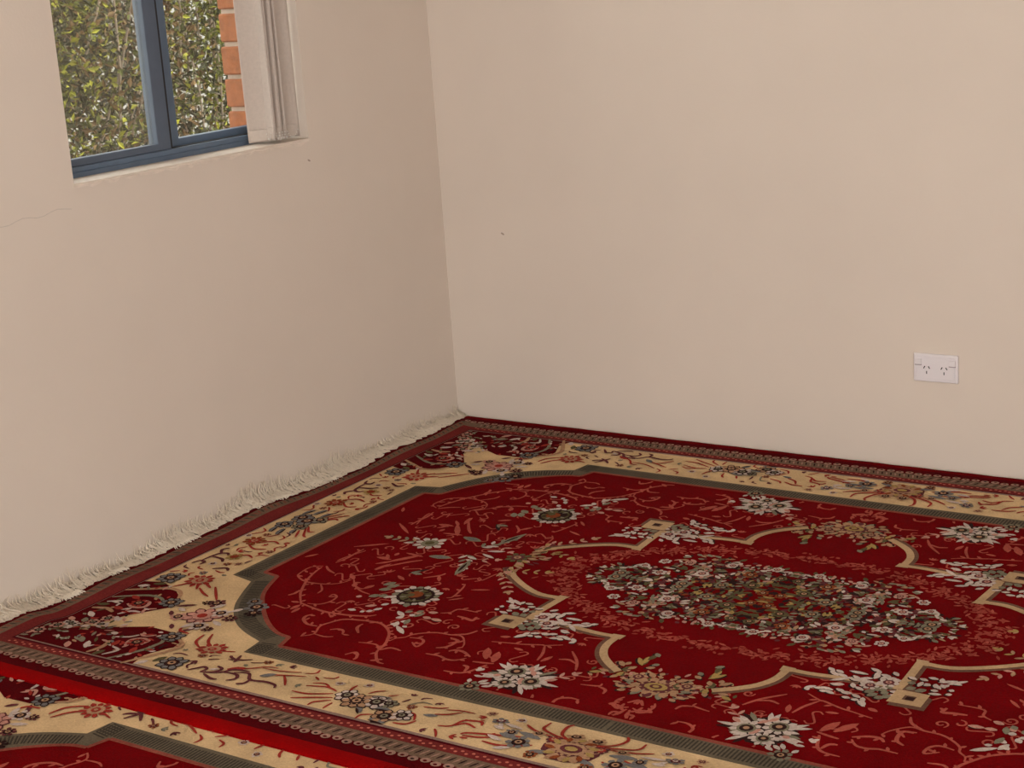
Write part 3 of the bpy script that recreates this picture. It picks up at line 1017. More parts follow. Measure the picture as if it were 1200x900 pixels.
for i in range(190):                                  # dark ground leaves
    x, y = rb.uniform(0, .36), rb.uniform(0, .17)
    if inside(x, y) > .86:
        continue
    an, l = rb.uniform(0, 6.28), rb.uniform(.018, .032)
    a.leaf(rb.choice(['d', 'd', 'm', 'G']), x, y, x + l * math.cos(an), y + l * math.sin(an), .013, 7)
for i in range(560):
    x, y = rb.uniform(0, .41), rb.uniform(0, .20)
    q = inside(x, y)
    if q > 1:
        continue
    an, l = rb.uniform(0, 6.28), rb.uniform(.011, .024)
    if q < .50:
        c = rb.choice(['G', 'G', 'g', 'o', 'G', 'd', 'd', 'gold', 'm', 'g'])
    else:
        c = rb.choice(['w', 'w', 'p', 'k', 'g', 'g', 'G', 'd', 'd', 'm', 'G'])
    a.leaf(c, x, y, x + l * math.cos(an), y + l * math.sin(an), rb.uniform(.006, .011), 8 + i % 3)
for x, y, r, pc in ((.12, .035, .024, 'g'), (.19, .08, .022, 'w'), (.20, .010, .024, 'g'), (.28, .05, .020, 'w'), (.30, .115, .018, 'w'), (.355, .012, .026, 'g'), (.09, .115, .022, 'o'),
                    (.15, .150, .018, 'w'), (.05, .165, .018, 'w'), (.245, .128, .018, 'p'), (.33, .075, .016, 'w'), (.06, .06, .022, 'G'), (.02, .03, .018, 'o'), (.02, .120, .018, 'G')):
    n_ = rb.choice((5, 6, 7))
    r *= .85
    for k in range(n_):
        t = 6.283 * k / n_ + x * 50
        a.dot(pc, x + r * .62 * math.cos(t) * rb.uniform(.8, 1.2), y + r * .62 * math.sin(t), r * rb.uniform(.26, .42), 11, n=6)
    a.dot('m' if pc in 'wp' else 'd', x, y, r * .5, 12, n=8); a.dot('p' if pc in 'wp' else 'k', x, y, r * .34, 13, n=7); a.dot('d', x, y, r * .14, 14, n=5)
motif('centre_bouquet', a)

# ---- border
a = Art()                                              # big flower in the middle of the long side
a.dot('m', 0, .775, .056, 7, .046, n=14)
a.flower(.0, .775, .050, 11, 'k', 'm', 'k', .35, 8)
for q in range(11):
    a.leaf('o' if q % 2 else 'gold', .030 * math.cos(q * .571), .775 + .030 * math.sin(q * .571), .052 * math.cos(q * .571 + .2), .775 + .048 * math.sin(q * .571 + .2), .012, 12)
a.dot('k', 0, .775, .030, 13, .022); a.dot('m', 0, .775, .022, 14, .015); a.dot('gold', 0, .775, .013, 15, .008)
for x, y, r, c in ((.098, .792, .024, 'S'), (.048, .755, .016, 'm'), (.022, .722, .018, 'k'), (.130, .765, .014, 'S'), (.055, .822, .014, 'o'), (.085, .745, .013, 'k')):
    a.flower(x, y, r, 7, c, 'd' if c != 'm' else 'R', 'k', x * 20, 9, None, False)
    if x > .01:
        a.flower(-x, y, r, 7, c, 'd' if c != 'm' else 'R', 'k', x * 20, 9, None, False)
for s in (1, -1):
    for pts in ([(.02, .745), (.05, .725), (.062, .690), (.055, .675)], [(.02, .745), (.06, .735), (.095, .715), (.098, .685)], [(.06, .745), (.10, .735), (.13, .715)], [(.07, .79), (.12, .815), (.16, .815)], [(.10, .77), (.15, .785), (.20, .80), (.21, .81)]):
        a.stroke('R', .007, [(s * x, y) for x, y in pts], 8, .5)
    for q in ((.12, .745, .165, .735), (.13, .80, .165, .79), (.10, .815, .13, .83), (.15, .76, .175, .755)):
        a.leaf('w', s * q[0], q[1], s * q[2], q[3], .012, 10)
    for q in ((.07, .765, .12, .755), (.11, .78, .15, .775), (.03, .80, .07, .815)):
        a.leaf('S', s * q[0], q[1], s * q[2], q[3], .016, 8)
motif('border_flower', a, 'v')
a = Art()                                              # star flower and red strokes
a.flower(.178, .728, .017, 6, 'S', 'm', 'w', 0, 9, None, False); a.leaf('w', .170, .742, .160, .752, .01, 9)
for pts in ([(.268, .799), (.245, .790), (.236, .762), (.215, .755), (.203, .743)], [(.240, .786), (.225, .770), (.200, .778)], [(.295, .735), (.270, .722), (.240, .720)], [(.300, .764), (.275, .752), (.262, .728)],
            [(.236, .759), (.205, .752), (.195, .765)], [(.205, .812), (.175, .806), (.145, .792)], [(.34, .745), (.31, .735), (.30, .720)], [(.205, .820), (.190, .818)], [(.165, .795), (.155, .780)]):
    a.stroke('R', .0065, pts, 7, .5)
a.leaf('S', .318, .775, .290, .768, .012, 8)
motif('border_sprig', a)
a = Art()                                              # white bunch
a.flower(.468, .782, .030, 8, 'k', 'd', 'k', .3, 9, 'd')
for x, y, r, c in ((.500, .770, .024, 'w'), (.430, .770, .026, 'w'), (.380, .812, .026, 'k'), (.352, .795, .022, 'w'), (.405, .765, .018, 'g')):
    a.flower(x, y, r, 7, c, 'd', 'g', x * 13, 8, 'd', False)
for q in ((.455, .752, .415, .742), (.440, .755, .400, .755), (.42, .79, .385, .785), (.40, .83, .36, .835), (.45, .80, .43, .82)):
    a.leaf('S', *q, .014, 8); a.leaf('d', q[0], q[1] + .006, q[2], q[3] + .006, .006, 9)
for pts in ([(.53, .765), (.56, .757), (.602, .770)], [(.53, .775), (.575, .797), (.612, .80)], [(.52, .79), (.56, .808), (.594, .826)], [(.515, .80), (.54, .82), (.543, .836)], [(.505, .76), (.515, .735), (.520, .715)], [(.47, .745), (.465, .722), (.455, .71)], [(.43, .735), (.42, .715)],
            [(.35, .825), (.325, .82), (.315, .80)], [(.36, .78), (.335, .78), (.32, .80)], [(.55, .76), (.575, .745), (.598, .755)]):
    a.stroke('R', .006, pts, 7, .5)
motif('border_bunch', a)
a = Art()                                              # dark scroll and red flower
for pts in ([(.872, .816), (.860, .800), (.851, .790), (.838, .796), (.842, .810)], [(.842, .812), (.815, .800), (.810, .782), (.828, .775)], [(.828, .815), (.80, .826), (.785, .824)], [(.83, .81), (.80, .795), (.785, .774), (.748, .768)], [(.80, .792), (.765, .790), (.752, .805), (.765, .820)],
            [(.775, .785), (.745, .775), (.722, .797), (.686, .791), (.660, .795), (.652, .806)], [(.722, .797), (.722, .815), (.736, .823)], [(.835, .70), (.82, .728), (.812, .745)], [(.797, .707), (.815, .726), (.835, .738)], [(.815, .73), (.84, .722), (.85, .712)]):
    a.stroke('m', .008, pts, 8, .5)
for pts in ([(.785, .772), (.755, .752), (.737, .727), (.715, .722)], [(.70, .762), (.674, .751), (.634, .732)], [(.674, .751), (.655, .770), (.640, .788)], [(.74, .74), (.70, .735), (.66, .715)], [(.91, .70), (.89, .70), (.86, .69)], [(.62, .72), (.60, .735)]):
    a.stroke('R', .006, pts, 8, .5)
a.leaf('S', .716, .775, .690, .755, .016, 9); a.leaf('w', .832, .795, .815, .785, .010, 9); a.leaf('R', .80, .778, .765, .758, .018, 7)
motif('border_scroll', a)
# short side of the border
a = Art()
for x, y, r, c in ((1.29, .028, .026, 'S'), (1.262, .012, .030, 'S'), (1.235, .030, .022, 'g'), (1.30, -.030, .024, 'S'), (1.25, -.028, .022, 'g')):
    a.flower(x, y, r, 7, c, 'd', 'k', y * 30, 8, 'd', False)
for q in ((1.31, .05, 1.30, .09), (1.28, .055, 1.27, .10), (1.31, -.05, 1.30, -.09), (1.28, -.055, 1.27, -.10), (1.25, .05, 1.24, .08), (1.25, -.05, 1.24, -.08)):
    a.leaf('S', *q, .016, 8); a.leaf('d', q[0] - .006, q[1], q[2] - .006, q[3], .006, 9)
for s in (1, -1):
    for pts in ([(1.23, s * .02), (1.205, s * .05), (1.190, s * .045)], [(1.23, s * .03), (1.20, s * .075), (1.185, s * .085)], [(1.235, s * .05), (1.21, s * .095)]):
        a.stroke('R', .007, pts, 8, .5)
motif('border_flower', a, 'u')
a = Art()
a.flower(1.288, .155, .030, 9, 'o', 'R', 'k', 0, 8)
for pts in ([(1.27, .165), (1.24, .14), (1.215, .15)], [(1.285, .18), (1.25, .20), (1.22, .19)], [(1.26, .26), (1.235, .24), (1.21, .25)]):
    a.stroke('R', .007, pts, 8, .5)
for pts in ([(1.325, .335), (1.317, .315), (1.30, .318), (1.30, .335)], [(1.315, .31), (1.309, .263), (1.29, .25), (1.275, .262)], [(1.31, .28), (1.275, .285), (1.26, .30)], [(1.305, .255), (1.32, .235), (1.31, .22)], [(1.25, .345), (1.221, .328), (1.205, .34)]):
    a.stroke('m', .009, pts, 8, .5)
a.flower(1.256, .262, .022, 7, 'gold', 'o', 'R', 0, 8, None, False)
a.flower(1.222, .415, .036, 11, 'R', 'k', 'R', 0, 8, None, False)
for q in ((1.222, .415, 1.255, .470), (1.222, .415, 1.190, .46), (1.20, .42, 1.165, .44)):
    a.stroke('R', .008, [q[:2], q[2:]], 8)
motif('border_sprig', a)
# corner: maroon scrollwork either side of a cream flame
a = Art()


def diag(pts):
    """mirror in the corner's own diagonal"""
    d = .515
    return [(y + d - .02, x - d + .02) for x, y in pts]


half = [(1.345, .842), (1.345, .470), (1.300, .455), (1.235, .480), (1.180, .520), (1.165, .560), (1.195, .600), (1.225, .640), (1.265, .735)]
half2 = [(1.345, .842), (1.265, .735), (1.200, .700), (1.130, .665), (1.060, .668), (1.010, .690), (.985, .740), (1.010, .800), (1.00, .842)]
a.poly('edge', half, 4)
a.poly('edge', half2, 4)
for f in (lambda p: p, diag):
    for pts, w, c in (([(1.345, .530), (1.30, .505), (1.25, .480), (1.21, .490), (1.185, .525)], .012, 'k'), ([(1.34, .575), (1.305, .553), (1.265, .533), (1.225, .535), (1.195, .560)], .010, 'g'),
                      ([(1.275, .590), (1.250, .600), (1.225, .590), (1.232, .565), (1.258, .560)], .010, 'p'), ([(1.335, .640), (1.300, .630), (1.270, .640)], .012, 'k'), ([(1.330, .600), (1.300, .585), (1.29, .61)], .008, 'w'),
                      ([(1.21, .615), (1.235, .62), (1.25, .645)], .009, 'w'), ([(1.19, .585), (1.21, .600), (1.20, .620)], .008, 'p')):
        a.stroke(c, w, f(pts), 7, .5)
    for q, c in (((1.31, .475, 1.28, .462), 'G'), ((1.335, .50, 1.31, .485), 'w'), ((1.32, .66, 1.29, .68), 'w'), ((1.30, .69, 1.28, .715), 'g'), ((1.335, .70, 1.31, .72), 'p'), ((1.24, .655, 1.225, .675), 'w'), ((1.30, .55, 1.27, .56), 'R'), ((1.34, .62, 1.31, .61), 'G'), ((1.26, .62, 1.29, .615), 'R')):
        p = f([(q[0], q[1]), (q[2], q[3])])
        a.leaf(c, *p[0], *p[1], .016, 8)
    for (x, y), r, c in (((1.300, .430), .030, 'S'), ((1.185, .545), .026, 'S'), ((1.252, .578), .022, 'R')):
        (x, y), = f([(x, y)])
        a.flower(x, y, r, 8, c, 'd', 'k', 0, 9, 'd' if c == 'S' else None, False)
    for q in ((1.16, .555, 1.12, .53), (1.15, .58, 1.13, .60)):
        p = f([(q[0], q[1]), (q[2], q[3])])
        a.leaf('m', *p[0], *p[1], .012, 8)
for i, (x, y) in enumerate(((1.25, .672), (1.236, .706), (1.262, .704), (1.285, .742), (1.308, .762), (1.300, .735), (1.325, .800))):
    a.flower(x, y, .017, 6, 'w' if i % 2 else 'p', 'd', 'g', i, 9, None, False)
rc = random.Random(9)
for i in range(150):                                  # flecks over the maroon lobes
    x, y = rc.uniform(1.17, 1.335), rc.uniform(.47, .83)
    if i % 2:
        (x, y), = diag([(rc.uniform(1.17, 1.335), rc.uniform(.49, .80))])
    if not (inpoly(x, y, half) or inpoly(x, y, half2)) or x > 1.325 or y > .825:
        continue
    an, l = rc.uniform(0, 6.28), rc.uniform(.012, .026)
    ex, ey = min(1.338, x + l * math.cos(an)), min(.834, y + l * math.sin(an))
    a.leaf(rc.choice(['w', 'p', 'k', 'g', 'G', 'R', 'R', 'd', 'S']), x, y, ex, ey, .008, 7)
for i in range(46):
    t = rc.random()
    x, y = 1.205 + .13 * t + rc.gauss(0, .022), .675 + .15 * t + rc.gauss(0, .022)
    if x > 1.335 or y > .832:
        continue
    an = rc.uniform(0, 6.28)
    a.leaf(rc.choice(['w', 'p', 'g', 'G', 'g']), x, y, x + .02 * math.cos(an), y + .02 * math.sin(an), .008, 8)
motif('corner_palmette', a)
a = Art()                                              # corner flower on cream, towards the field
a.flower(1.062, .575, .042, 9, 'p', 'm', 'R', 0, 8, 'm')
a.dot('p', 1.062, .575, .022, 14); a.dot('R', 1.062, .575, .012, 15)
for x, y, r, c in ((1.11, .60, .020, 'p'), (1.035, .545, .022, 'w'), (.995, .56, .018, 'm'), (1.085, .505, .022, 'm'), (1.108, .512, .012, 'd'), (1.03, .62, .022, 'w'), (.985, .485, .028, 'S'), (1.012, .462, .018, 'S'), (.968, .515, .020, 'd'), (1.0, .625, .014, 'm')):
    a.flower(x, y, r, 7, c, 'd', 'k', x * 9, 9, None, False)
for pts in ([(1.133, .482), (1.16, .47), (1.19, .45)], [(1.10, .49), (1.13, .46), (1.16, .43)], [(.97, .64), (.95, .675), (.915, .698)], [(.985, .65), (.975, .685), (.94, .71)], [(1.06, .635), (1.05, .655), (1.02, .66)]):
    a.stroke('R', .007, pts, 8, .5)
a.flower(.912, .703, .034, 11, 'R', 'k', 'R', 0, 8, None, False)
for q in ((1.075, .535, 1.06, .50), (1.05, .61, 1.06, .645), (1.02, .585, .985, .60), (1.12, .57, 1.145, .56), (1.02, .53, 1.005, .505)):
    a.leaf('w', *q, .014, 10)
motif('corner_flower', a)

a = Art()                                              # sprigs filling the cream ground
rf = random.Random(17)
taken = []
for _, art_, reps_ in MOTIFS[-12:]:
    for l_, c_, p_ in art_.s:
        taken.append((sum(q[0] for q in p_) / len(p_), sum(q[1] for q in p_) / len(p_)))
for tries in range(1500):
    if rf.random() < .6:
        x, y = rf.uniform(.05, 1.0), rf.uniform(.700, .826)
    else:
        x, y = rf.uniform(1.195, 1.33), rf.uniform(.02, .47)
    if x > .86 and x < 1.15 and y < .70:
        continue
    if min(math.hypot(x - p[0], y - p[1]) for p in taken) < .021:
        continue
    taken.append((x, y))
    an, k, s = rf.uniform(0, 6.28), rf.random(), rf.choice((-1, 1))
    l = rf.uniform(.011, .019)
    c = rf.choice(['R', 'R', 'm', 'R', 'g', 'm'])
    if k < .5:
        a.stroke(c, .0055, [(x - l * math.cos(an), y - l * math.sin(an)), (x + .005 * s, y), (x + l * math.cos(an + .6 * s), y + l * math.sin(an + .6 * s))], 6)
    elif k < .8:
        for d in (-.6, .1, .8):
            a.leaf(c, x, y, x + l * math.cos(an + d), y + l * math.sin(an + d), .006, 6)
    else:
        a.flower(x, y, .011, 6, rf.choice(['S', 'w', 'o', 'k']), 'm', 'k', an, 6, None, False)
motif('border_sprig', a)

# guard band: scalloped loops towards the outside, pink dots
a = Art()
for i in range(60):
    x = .012 + .0245 * i
    if x < HU - .03:
        a.dot('loop', x, .917 + .004 * (i % 2), .0105, 4, .0085)
        a.dot('edge' if i % 3 else 'd', x, .919 + .004 * (i % 2), .0045, 5, .0035, n=6)
    x2 = .006 + .0125 * i * 2
for i in range(118):
    x = .006 + .0116 * i
    if x < 1.345:
        a.dot('dotpink', x, .8645 + (.003 if i % 2 else -.003), .0038, 5, .0030, n=6)
        a.leaf('loop' if i % 2 else 'd', x - .004, .884, x + .004, .906, .0045, 5)
for i in range(80):
    y = .006 + .0116 * i
    if y < .90:
        a.leaf('bandk' if i % 2 else 'bandp', 1.402, y - .004, 1.420, y + .004, .0045, 5)
motif('guard_loops', a)


def smoothstep(t):
    t = max(0.0, min(1.0, t))
    return t * t * (3 - 2 * t)


def make_rug(label, cx, cy, over, seed):
    """over: this rug's front edge lies on top of the other rug"""
    root = empty('persian_rug', (cx, cy, FLOOR_Z))
    tag(root, label, 'rug', 'red patterned rugs')
    rr = random.Random(seed)
    ph = [rr.uniform(0, 6.28) for _ in range(4)]

    def zwarp(x, y):
        z = 0.009
        if over:
            z += 0.0092 * smoothstep((-y - .69) / .07)
        d = smoothstep((-x - 1.36) / .07)               # the fringed end ripples against the wall
        z += d * (.003 + .003 * math.sin(9 * y + ph[0]) + .002 * math.sin(23 * y + ph[1]))
        e = max(0.0, (abs(y) - (HV - .030)) / .030)     # rounded long edges
        z -= .0065 * e * e
        return z

    def xwarp(x, y):
        d = smoothstep((-x - 1.34) / .10)
        return x - d * (-.006 + .012 * math.sin(4.2 * y + ph[2]) + .006 * math.sin(13 * y + ph[3]))

    def put(pts, layer):
        return [(xwarp(x, y), y, zwarp(x, y) + layer * LAYER) for x, y in pts]

    def art_object(name, art, parent, q4=0):
        cs = sorted({c for _, c, _ in art.s})
        idx = {c: i for i, c in enumerate(cs)}
        vs, fs, ms = [], [], []
        for i, (layer, c, whole) in enumerate(art.s):
            lo, hi = min(p[1] for p in whole), max(p[1] for p in whole)
            pieces = [whole]
            if lo < -.685 and hi - lo > .02 and name not in ('grey_band', 'red_field'):
                pieces = [q for q in strips(whole, .010) if len(q) > 2]
            for pts in pieces:
                b = len(vs)
                vs += put(pts, layer + .9 * (i % 61) / 61 + .0035 * q4)
                fs.append(tuple(range(b, b + len(pts))))
                ms.append(idx[c])
        o = mesh_obj(name, vs, fs, [W[c] for c in cs], parent, ms)
        if name in LOOSE:
            o['kind'] = 'stuff'
        return o

    def fine(lo, hi, step):
        n = max(1, int(math.ceil((hi - lo) / step)))
        return [lo + (hi - lo) * i / n for i in range(n + 1)]

    def sheet(name, c, x0, x1, y0, y1, layer, parent, sx=.06, sy=.012):
        xs, ys = fine(x0, x1, sx), fine(y0, y1, sy)
        if x0 < -1.3:
            xs = sorted(set(xs + fine(x0, min(x1, -1.32), .02)))
        vs, fs = [], []
        for y in ys:
            vs += put([(x, y) for x in xs], layer)
        n = len(xs)
        for j in range(len(ys) - 1):
            for i in range(n - 1):
                fs.append((j * n + i, j * n + i + 1, (j + 1) * n + i + 1, (j + 1) * n + i))
        return mesh_obj(name, vs, fs, W[c], parent, smooth=True)

    def frame(name, c, xo, yo, xi, yi, layer, sub=.03):
        """a rectangular stripe running round the rug"""
        vs, fs = [], []
        for (x0, x1, y0, y1) in ((-xo, xo, yi, yo), (-xo, xo, -yo, -yi), (-xo, -xi, -yi, yi), (xi, xo, -yi, yi)):
            xs, ys = fine(x0, x1, .03), fine(y0, y1, .012)
            b, n = len(vs), len(xs)
            for y in ys:
                vs += put([(x, y) for x in xs], layer)
            for j in range(len(ys) - 1):
                for i in range(n - 1):
                    fs.append((b + j * n + i, b + j * n + i + 1, b + (j + 1) * n + i + 1, b + (j + 1) * n + i))
        return mesh_obj(name, vs, fs, W[c], root, smooth=True)

    # the solid body: top, bottom and sides
    xs = sorted(set(fine(-HU, HU, .06) + fine(-HU, -1.32, .012)))
    ys = sorted(set(fine(-HV, HV, .012) + fine(-HV, -HV + .32, .01) + fine(HV - .03, HV, .006)))
    vs, fs = [], []
    n = len(xs)
    rag = [rr.uniform(-.006, .010) + .007 * max(0, math.sin(31 * y)) for y in ys]
    for j, y in enumerate(ys):
        for i, x in enumerate(xs):
            (px, py, pz), = put([(x, y)], 0)
            if i == 0:
                px += rag[j]
            vs.append((px, py, pz))
    m0 = len(vs)
    for k in range(m0):
        x, y, z = vs[k]
        lift = .0092 * smoothstep((-y - .69) / .07) if over else 0.0
        vs.append((x, y, max(.0006, .0006 + lift)))
    for j in range(len(ys) - 1):
        for i in range(n - 1):
            q = (j * n + i, j * n + i + 1, (j + 1) * n + i + 1, (j + 1) * n + i)
            fs.append(q)
            fs.append(tuple(m0 + t for t in reversed(q)))
    loop = [i for i in range(n)] + [j * n + n - 1 for j in range(1, len(ys))] + [(len(ys) - 1) * n + i for i in range(n - 2, -1, -1)] + [j * n for j in range(len(ys) - 2, 0, -1)]
    for a_, b_ in zip(loop, loop[1:] + loop[:1]):
        fs.append((a_, m0 + a_, m0 + b_, b_))
    mesh_obj('pile_body', vs, fs, W['edge'], root)

    # bright red overcast binding on both long edges: a rounded roll over the edge
    for s in (-1, 1):
        prof = [(HV - .034, .0004), (HV - .022, .0012), (HV - .010, .0010), (HV - .002, -.0002), (HV + .0022, -.0045), (HV + .0015, -.0075)]
        vs, fs = [], []
        xs2 = fine(-HU + .004, HU - .004, .03)
        for x in xs2:
            for y, dz in prof:
                (px, py, pz), = put([(x, s * min(y, HV))], 0)
                base = .0092 if (over and s < 0) else 0
                if y > HV - .03:
                    pz = .009 + base + dz - .0045 * max(0, (y - HV + .03) / .03) ** 2 + .0004 * math.sin(x * 260)
                vs.append((px, s * y, max(.0006, pz)))
        k = len(prof)
        for i in range(len(xs2) - 1):
            for j in range(k - 1):
                q = (i * k + j, (i + 1) * k + j, (i + 1) * k + j + 1, i * k + j + 1)
                fs.append(q if s > 0 else q[::-1])
        mesh_obj('edge_binding', vs, fs, W['bind' if s < 0 else 'field'], root, smooth=True)

    frame('guard_band', 'olive', 1.425, .913, 1.395, .876, 1)
    frame('dotted_band', 'dotred', 1.395, .876, 1.352, .852, 2)
    frame('maroon_line', 'line', 1.352, .852, 1.347, .846, 2)
    frame('mauve_line', 'mauve', 1.347, .846, 1.342, .838, 3)
    sheet('border_ground', 'cream', -1.343, 1.343, -.839, .839, 2, root)
    art_object('grey_band', _one('band', ring4(OUT_PATH), 3), root)
    art_object('red_field', _one('field', ring4(IN_PATH), 5), root)
    for name, art, reps in MOTIFS:
        if reps == 4:
            for q4, (su, sv) in enumerate(A4):
                art_object(name, art.mirrored(su, sv), root, q4)
        elif reps == 'u':
            for su in (1, -1):
                art_object(name, art.mirrored(su, 1), root)
        elif reps == 'v':
            for sv in (1, -1):
                art_object(name, art.mirrored(1, sv), root)

    # fringe: loose cotton ends, pushed up against the wall at the left end
    for end in (-1, 1):
        vs, fs = [], []
        cnt = 1900 if end < 0 else 500
        for i in range(cnt):
            y0 = rr.uniform(-HV + .01, HV - .01)
            (ex, ey, ez), = put([(end * (HU - .004), y0)], 0)
            wallx = -cx + .0035                          # the wall in the rug's own coordinates
            lim = end * (HU + .06) if end > 0 else wallx
            up = max(.004, (.022 + .011 * math.sin(5.1 * y0 + 1.0) + .008 * math.sin(19 * y0) + rr.gauss(0, .012)))
            drift = rr.gauss(0, .022)
            w = rr.uniform(.0006, .0011)
            pts = []
            for k in range(6):
                t = k / 5
                if end < 0:
                    bow = math.sin(math.pi * min(1, t * 1.4))
                    x = ex + (lim + rr.uniform(0, .004) - ex) * smoothstep(t * 1.25)
                    z = ez - .004 + .006 * bow * rr.uniform(.3, 1.2) + up * t ** 2.2
                    z = max(.002, z)
                    y = y0 + drift * t + .003 * math.sin(k * 2.1 + i)
                else:
                    x = ex + .055 * t
                    z = max(.0012, ez - .007 * t - .004 + .002 * rr.random())
                    y = y0 + drift * t
                pts.append((x, y, z))
            b = len(vs)
            for (x, y, z) in pts:
                vs += [(x, y - w, z), (x, y + w, z), (x + .0009, y, z + .0012)]
            for k in range(5):
                q = b + 3 * k
                for e in range(3):
                    f2 = (e + 1) % 3
                    fs.append((q + e, q + f2, q + 3 + f2, q + 3 + e))
        if end < 0:                                       # a few tufts fold back over the edge of the pile
            for yt in (-.26, -.47, -.61, -.235, .03, .30, -.635, .115, -.90):
                for i in range(34):
                    y0 = yt + rr.gauss(0, .010)
                    (ex, ey, ez), = put([(-HU + .002, y0)], 0)
                    l, dr, w = rr.uniform(.008, .026), rr.gauss(.008, .012), .0010
                    b = len(vs)
                    for k in range(4):
                        t = k / 3
                        x, y, z = ex - .006 + l * t, y0 + dr * t, ez + .0015 + .004 * math.sin(math.pi * t) + .001 * rr.random()
                        vs += [(x, y - w, z), (x, y + w, z), (x, y, z + .0013)]
                    for k in range(3):
                        q = b + 3 * k
                        for e in range(3):
                            f2 = (e + 1) % 3
                            fs.append((q + e, q + f2, q + 3 + f2, q + 3 + e))
        o = mesh_obj('fringe', vs, fs, M_fringe, root)
        tag(o, 'cream cotton fringe', kind='stuff')
    return root


def _one(c, pts, layer):
    a = Art()
    a.poly(c, pts, layer)
    return a


make_rug('red floral medallion rug lying over the edge of the other rug, against both walls', 1.487, -0.985, True, 4)
make_rug('red floral rug at the bottom left, its edge tucked under the other rug', 1.482, -2.706, False, 5)

# ------------------------------------------------------------------ vertical blind pushed to the side
M_slat = mat('beige_blind_fabric', (0.53, 0.45, 0.39, 1), 0.85, var=0.05, scale=120, bump=0.3, bscale=300)
M_rail = mat('white_blind_rail', (0.75, 0.72, 0.68, 1), 0.4)
M_chain = mat('white_bead_chain', (0.62, 0.58, 0.53, 1), 0.4)

blind = empty('vertical_blind', (-0.045, -0.66, WZ0))
tag(blind, 'beige vertical blind bunched at the right side of the window', 'blind')
boff = -Vector(blind.location)
bm = bmesh.new(); add_box(bm, -0.066, -0.026, WY0 + .01, WY1 - .005, WZ1 - .045, WZ1 - .005, .003, 1)
bm_obj('head_rail', bm, M_rail, blind).location = boff
slats = [(-0.706, 55, .060), (-0.690, 12, .076), (-0.679, 2, .076), (-0.668, 14, .076), (-0.658, 0, .076), (-0.648, 10, .076), (-0.606, 57, .082)]
for i, (yc, deg, wd) in enumerate(slats):
    a = math.radians(deg)
    # a slat turned by deg from lying across the reveal
    vs, fs = [], []
    zb = WZ0 + .006 + .003 * (i % 3)
    n = 8
    for zi, z in enumerate((zb, zb + .03, zb + .05, 1.3, 1.7, WZ1 - .05)):
        for k in range(n + 1):
            s = (k / n - .5) * wd
            camber = .004 * (1 - (2 * k / n - 1) ** 2)
            lx, ly = s * math.cos(a) - camber * math.sin(a), s * math.sin(a) + camber * math.cos(a)
            sway = .003 * math.sin(z * 3 + i)
            for th in (0,):
                vs.append((-0.046 + lx * .92, yc + ly + sway, z))
    m = n + 1
    for j in range(5):
        for k in range(n):
            fs.append((j * m + k, j * m + k + 1, (j + 1) * m + k + 1, (j + 1) * m + k))
    o = mesh_obj('slat', vs, fs, M_slat, blind, smooth=True)
    o.location = boff
    sd = o.modifiers.new('thickness', 'SOLIDIFY'); sd.thickness = 0.0012
    bm = bmesh.new()
    r = bmesh.ops.create_cube(bm, size=1.0)
    for v in r['verts']:
        v.co = Vector((v.co.x * wd * .84, v.co.y * .004, v.co.z * .03))
    bmesh.ops.bevel(bm, geom=list(bm.edges), offset=.0012, segments=1, affect='EDGES')
    w_ = bm_obj('bottom_weight', bm, M_slat, o)
    w_.location = (-0.046, yc, zb + .018)
    w_.rotation_euler = (0, 0, a)
# bead chain looping from slat to slat
bm = bmesh.new()
for i in range(len(slats) - 1):
    ya, yb = slats[i][0], slats[i + 1][0]
    for k in range(9):
        t = k / 8
        y = ya + (yb - ya) * t
        z = WZ0 + .028 - .016 * (1 - (2 * t - 1) ** 2)
        r = bmesh.ops.create_icosphere(bm, subdivisions=1, radius=.0018)
        for v in r['verts']:
            v.co += Vector((-0.046 + .047 * math.cos(math.radians(slats[i][1])), y, z))
bm_obj('bead_chain', bm, M_chain, blind).location = boff

# ------------------------------------------------------------------ double power outlet on the back wall
M_plate = mat('white_plastic', (0.72, 0.67, 0.68, 1), 0.35, var=0.01, scale=50)
M_slot = mat('dark_slot', (0.03, 0.03, 0.025, 1), 0.8)
M_grey = mat('switch_shadow_grey', (0.36, 0.30, 0.31, 1), 0.6)
out = empty('power_outlet', (1.4995, 0.0, 0.264))
tag(out, 'white double power outlet with two switches low on the back wall', 'power outlet')
bm = bmesh.new()
add_box(bm, -0.0575, 0.0575, -0.0075, 0.0, -0.036, 0.036, 0.0028, 3)
bm_obj('plate', bm, M_plate, out)
bm = bmesh.new(); add_box(bm, -0.0495, 0.0495, -0.0092, -0.007, -0.0285, 0.0285, 0.0016, 2)
bm_obj('face', bm, M_plate, out)
for sx in (-0.044, 0.044):
    bm = bmesh.new()
    vs = add_box(bm, sx - .0085, sx + .0085, -0.0125, -0.0085, 0.0085, 0.0235, 0.0012, 1)
    sw = bm_obj('rocker_switch', bm, M_plate, out)
    bm = bmesh.new(); add_box(bm, sx - .0085, sx + .0085, -0.0118, -0.0085, 0.0064, 0.0086)
    bm_obj('switch_shadow', bm, M_grey, sw)  # grey strip painted as the rocker's dark shadow on the face
for sx in (-0.0225, 0.0225):
    sock = empty('socket', (sx, -0.0092, 0.0), out)
    for dx, dz, ang in ((-0.0062, 0.0015, 30), (0.0062, 0.0015, -30), (0, -0.0115, 0)):
        bm = bmesh.new(); add_box(bm, -.0012, .0012, -.0007, .0006, -.0036, .0036)
        s_ = bm_obj('pin_slot', bm, M_slot, sock)
        s_.location = (dx, 0, dz)
        s_.rotation_euler = (0, math.radians(ang), 0)

